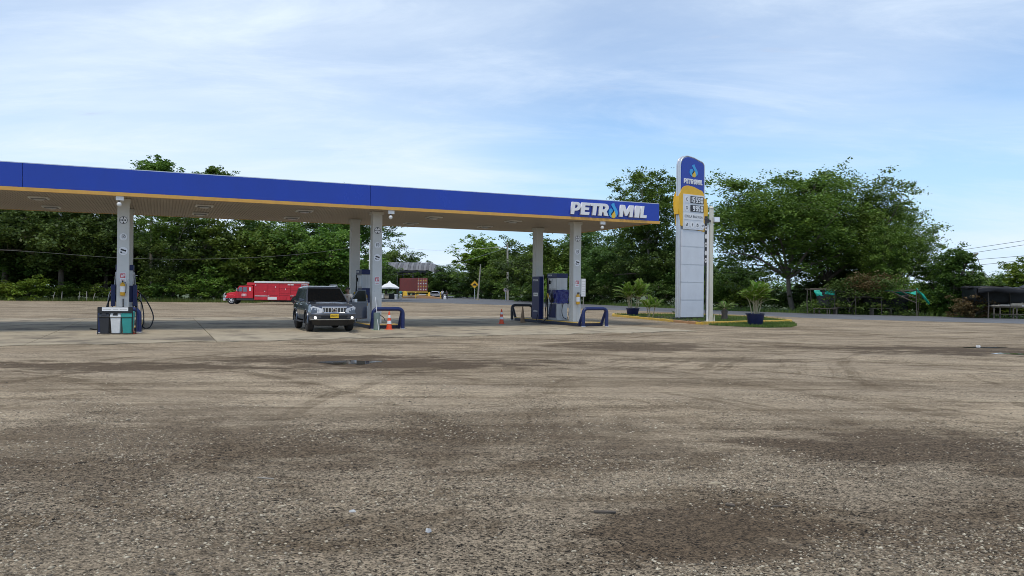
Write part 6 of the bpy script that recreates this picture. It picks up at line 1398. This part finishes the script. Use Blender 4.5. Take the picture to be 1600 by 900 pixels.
MB().box(1.0, 6.0, -.3, -.12, .30, .34).build('lower_plank', 'wood_grey', stb)
for x in (1.15, 1.55, 2.4, 2.62, 3.5, 4.4): MB().box(x - .04, x + .04, -.2, -.12, 0, .796).build('table_leg', 'wood_grey', stb)
for x, w_, h_, m, lab in ((1.35, .28, .12, 'sack', 'flat sack at the left end of the plank table'), (1.95, .35, .16, 'wood_post', 'pale crate second on the plank table'), (2.75, .42, .26, 'sack', 'bulging sack in the middle of the plank table'), (3.15, .14, .2, 'letter_white', 'small white tub on the plank table'), (3.55, .45, .28, 'sack', 'bulging sack at the right edge on the plank table')):
    p = Matrix.Rotation(R(-10), 4, 'Z') @ Vector((x, .22, 0)); b_ = thing('goods_sack' if m == 'sack' else 'goods_box', lab, 'goods', (q0.x + p.x, q0.y + p.y, .852), R(-10), 'goods on the plank table')
    MB().loft([[(-w_, -.2, 0), (w_, -.2, 0), (w_, .2, 0), (-w_, .2, 0)], [(-w_ * 1.05, -.24, h_ * .5), (w_ * 1.05, -.24, h_ * .5), (w_ * 1.05, .24, h_ * .5), (-w_ * 1.05, .24, h_ * .5)], [(-w_ * .7, -.12, h_), (w_ * .8, -.12, h_), (w_ * .8, .12, h_), (-w_ * .7, .12, h_)]], close=True).build('sack_body', m, b_, smooth=50, bevel=.03)
    MB().tube([(w_ * .75, 0, h_ * .8), (w_ * .95, 0, h_ * 1.05)], [.03, .05], 6).build('tied_end', m, b_)
# bare dead branches beside the vine tree
b0 = AT(1506, 410, 61); t = thing('dead_branch', 'bare curved dead branches sticking out right of the vine smothered tree', 'branch', (b0.x, b0.y, 0), 0)
def loc_(px, py): q = AT(px, py, 61); return (q.x - b0.x, 0, q.z)
for nm, pts, r in (('curved_limb', [(1498, 412), (1508, 403), (1520, 400), (1528, 396)], .07), ('hooked_limb', [(1512, 402), (1520, 408), (1524, 418), (1519, 427), (1514, 434), (1508, 440)], .06), ('hanging_vine', [(1522, 400), (1528, 405), (1534, 425), (1545, 440)], .025), ('hanging_vine', [(1530, 418), (1540, 428), (1552, 438)], .02)):
    MB().tube(smooth_path([loc_(*p_) for p_ in pts], 4), r, 6).build(nm, 'bark', t, smooth=60)
# ---- litter on the yard
LR = random.Random(2)
def scrap(px, py, w_, d_, m, label, name, hgt=.012):
    g = G(px, py); pts = [(w_ * math.cos(a) * LR.uniform(.6, 1.1), d_ * math.sin(a) * LR.uniform(.6, 1.1)) for a in [2 * math.pi * i / 9 for i in range(9)]]
    o = MB(); n_ = 9; o.add([(x, y, .002) for x, y in pts] + [(x * .8, y * .8, hgt * LR.uniform(.6, 1.6)) for x, y in pts] + [(0, 0, hgt * 1.2)], [(i, (i + 1) % n_, n_ + (i + 1) % n_, n_ + i) for i in range(n_)] + [(n_ + i, n_ + (i + 1) % n_, 2 * n_) for i in range(n_)]); ob = o.build(name, m); ob.location = g; tag(ob, label, 'litter', 'litter on the yard')
scrap(669, 831, .022, .025, 'paper', 'crumpled white paper scrap on the gravel at bottom centre', 'paper_scrap', .02)
scrap(551, 800, .03, .02, 'paper', 'flat white scrap left of the paper scrap on the gravel', 'paper_scrap')
scrap(1118, 756, .075, .035, 'concrete_pale', 'long pale flattened scrap right of centre on the gravel', 'plastic_scrap')
scrap(1528, 541.5, .08, .09, 'paper', 'white scrap beside the puddle at the right edge', 'plastic_scrap', .03)
def twig(px, py, ln, a, r, label, m='wood_grey'):
    g = G(px, py); o = MB().tube(smooth_path([(-ln / 2, 0, r), (0, LR.uniform(-.02, .02), r * 1.6), (ln / 2, 0, r)], 3), r, 6).build('stick', m); o.location = g; o.rotation_euler = (0, 0, a); tag(o, label, 'stick', 'sticks on the yard')
twig(945, 802, .16, -.05, .011, 'dull short stick left of the dark mud patch'); twig(1141, 791, .07, -.5, .010, 'small dark stick right of the mud patch', 'bark'); twig(1219, 793, .11, -.2, .007, 'thin dark stick farthest right by the mud patch', 'bark'); twig(415, 748, .16, -.3, .006, 'thin pale twig left of centre on the gravel', 'wood_post'); twig(553, 521, .35, -.1, .02, 'dark flat stick on the concrete before the SUV', 'black')
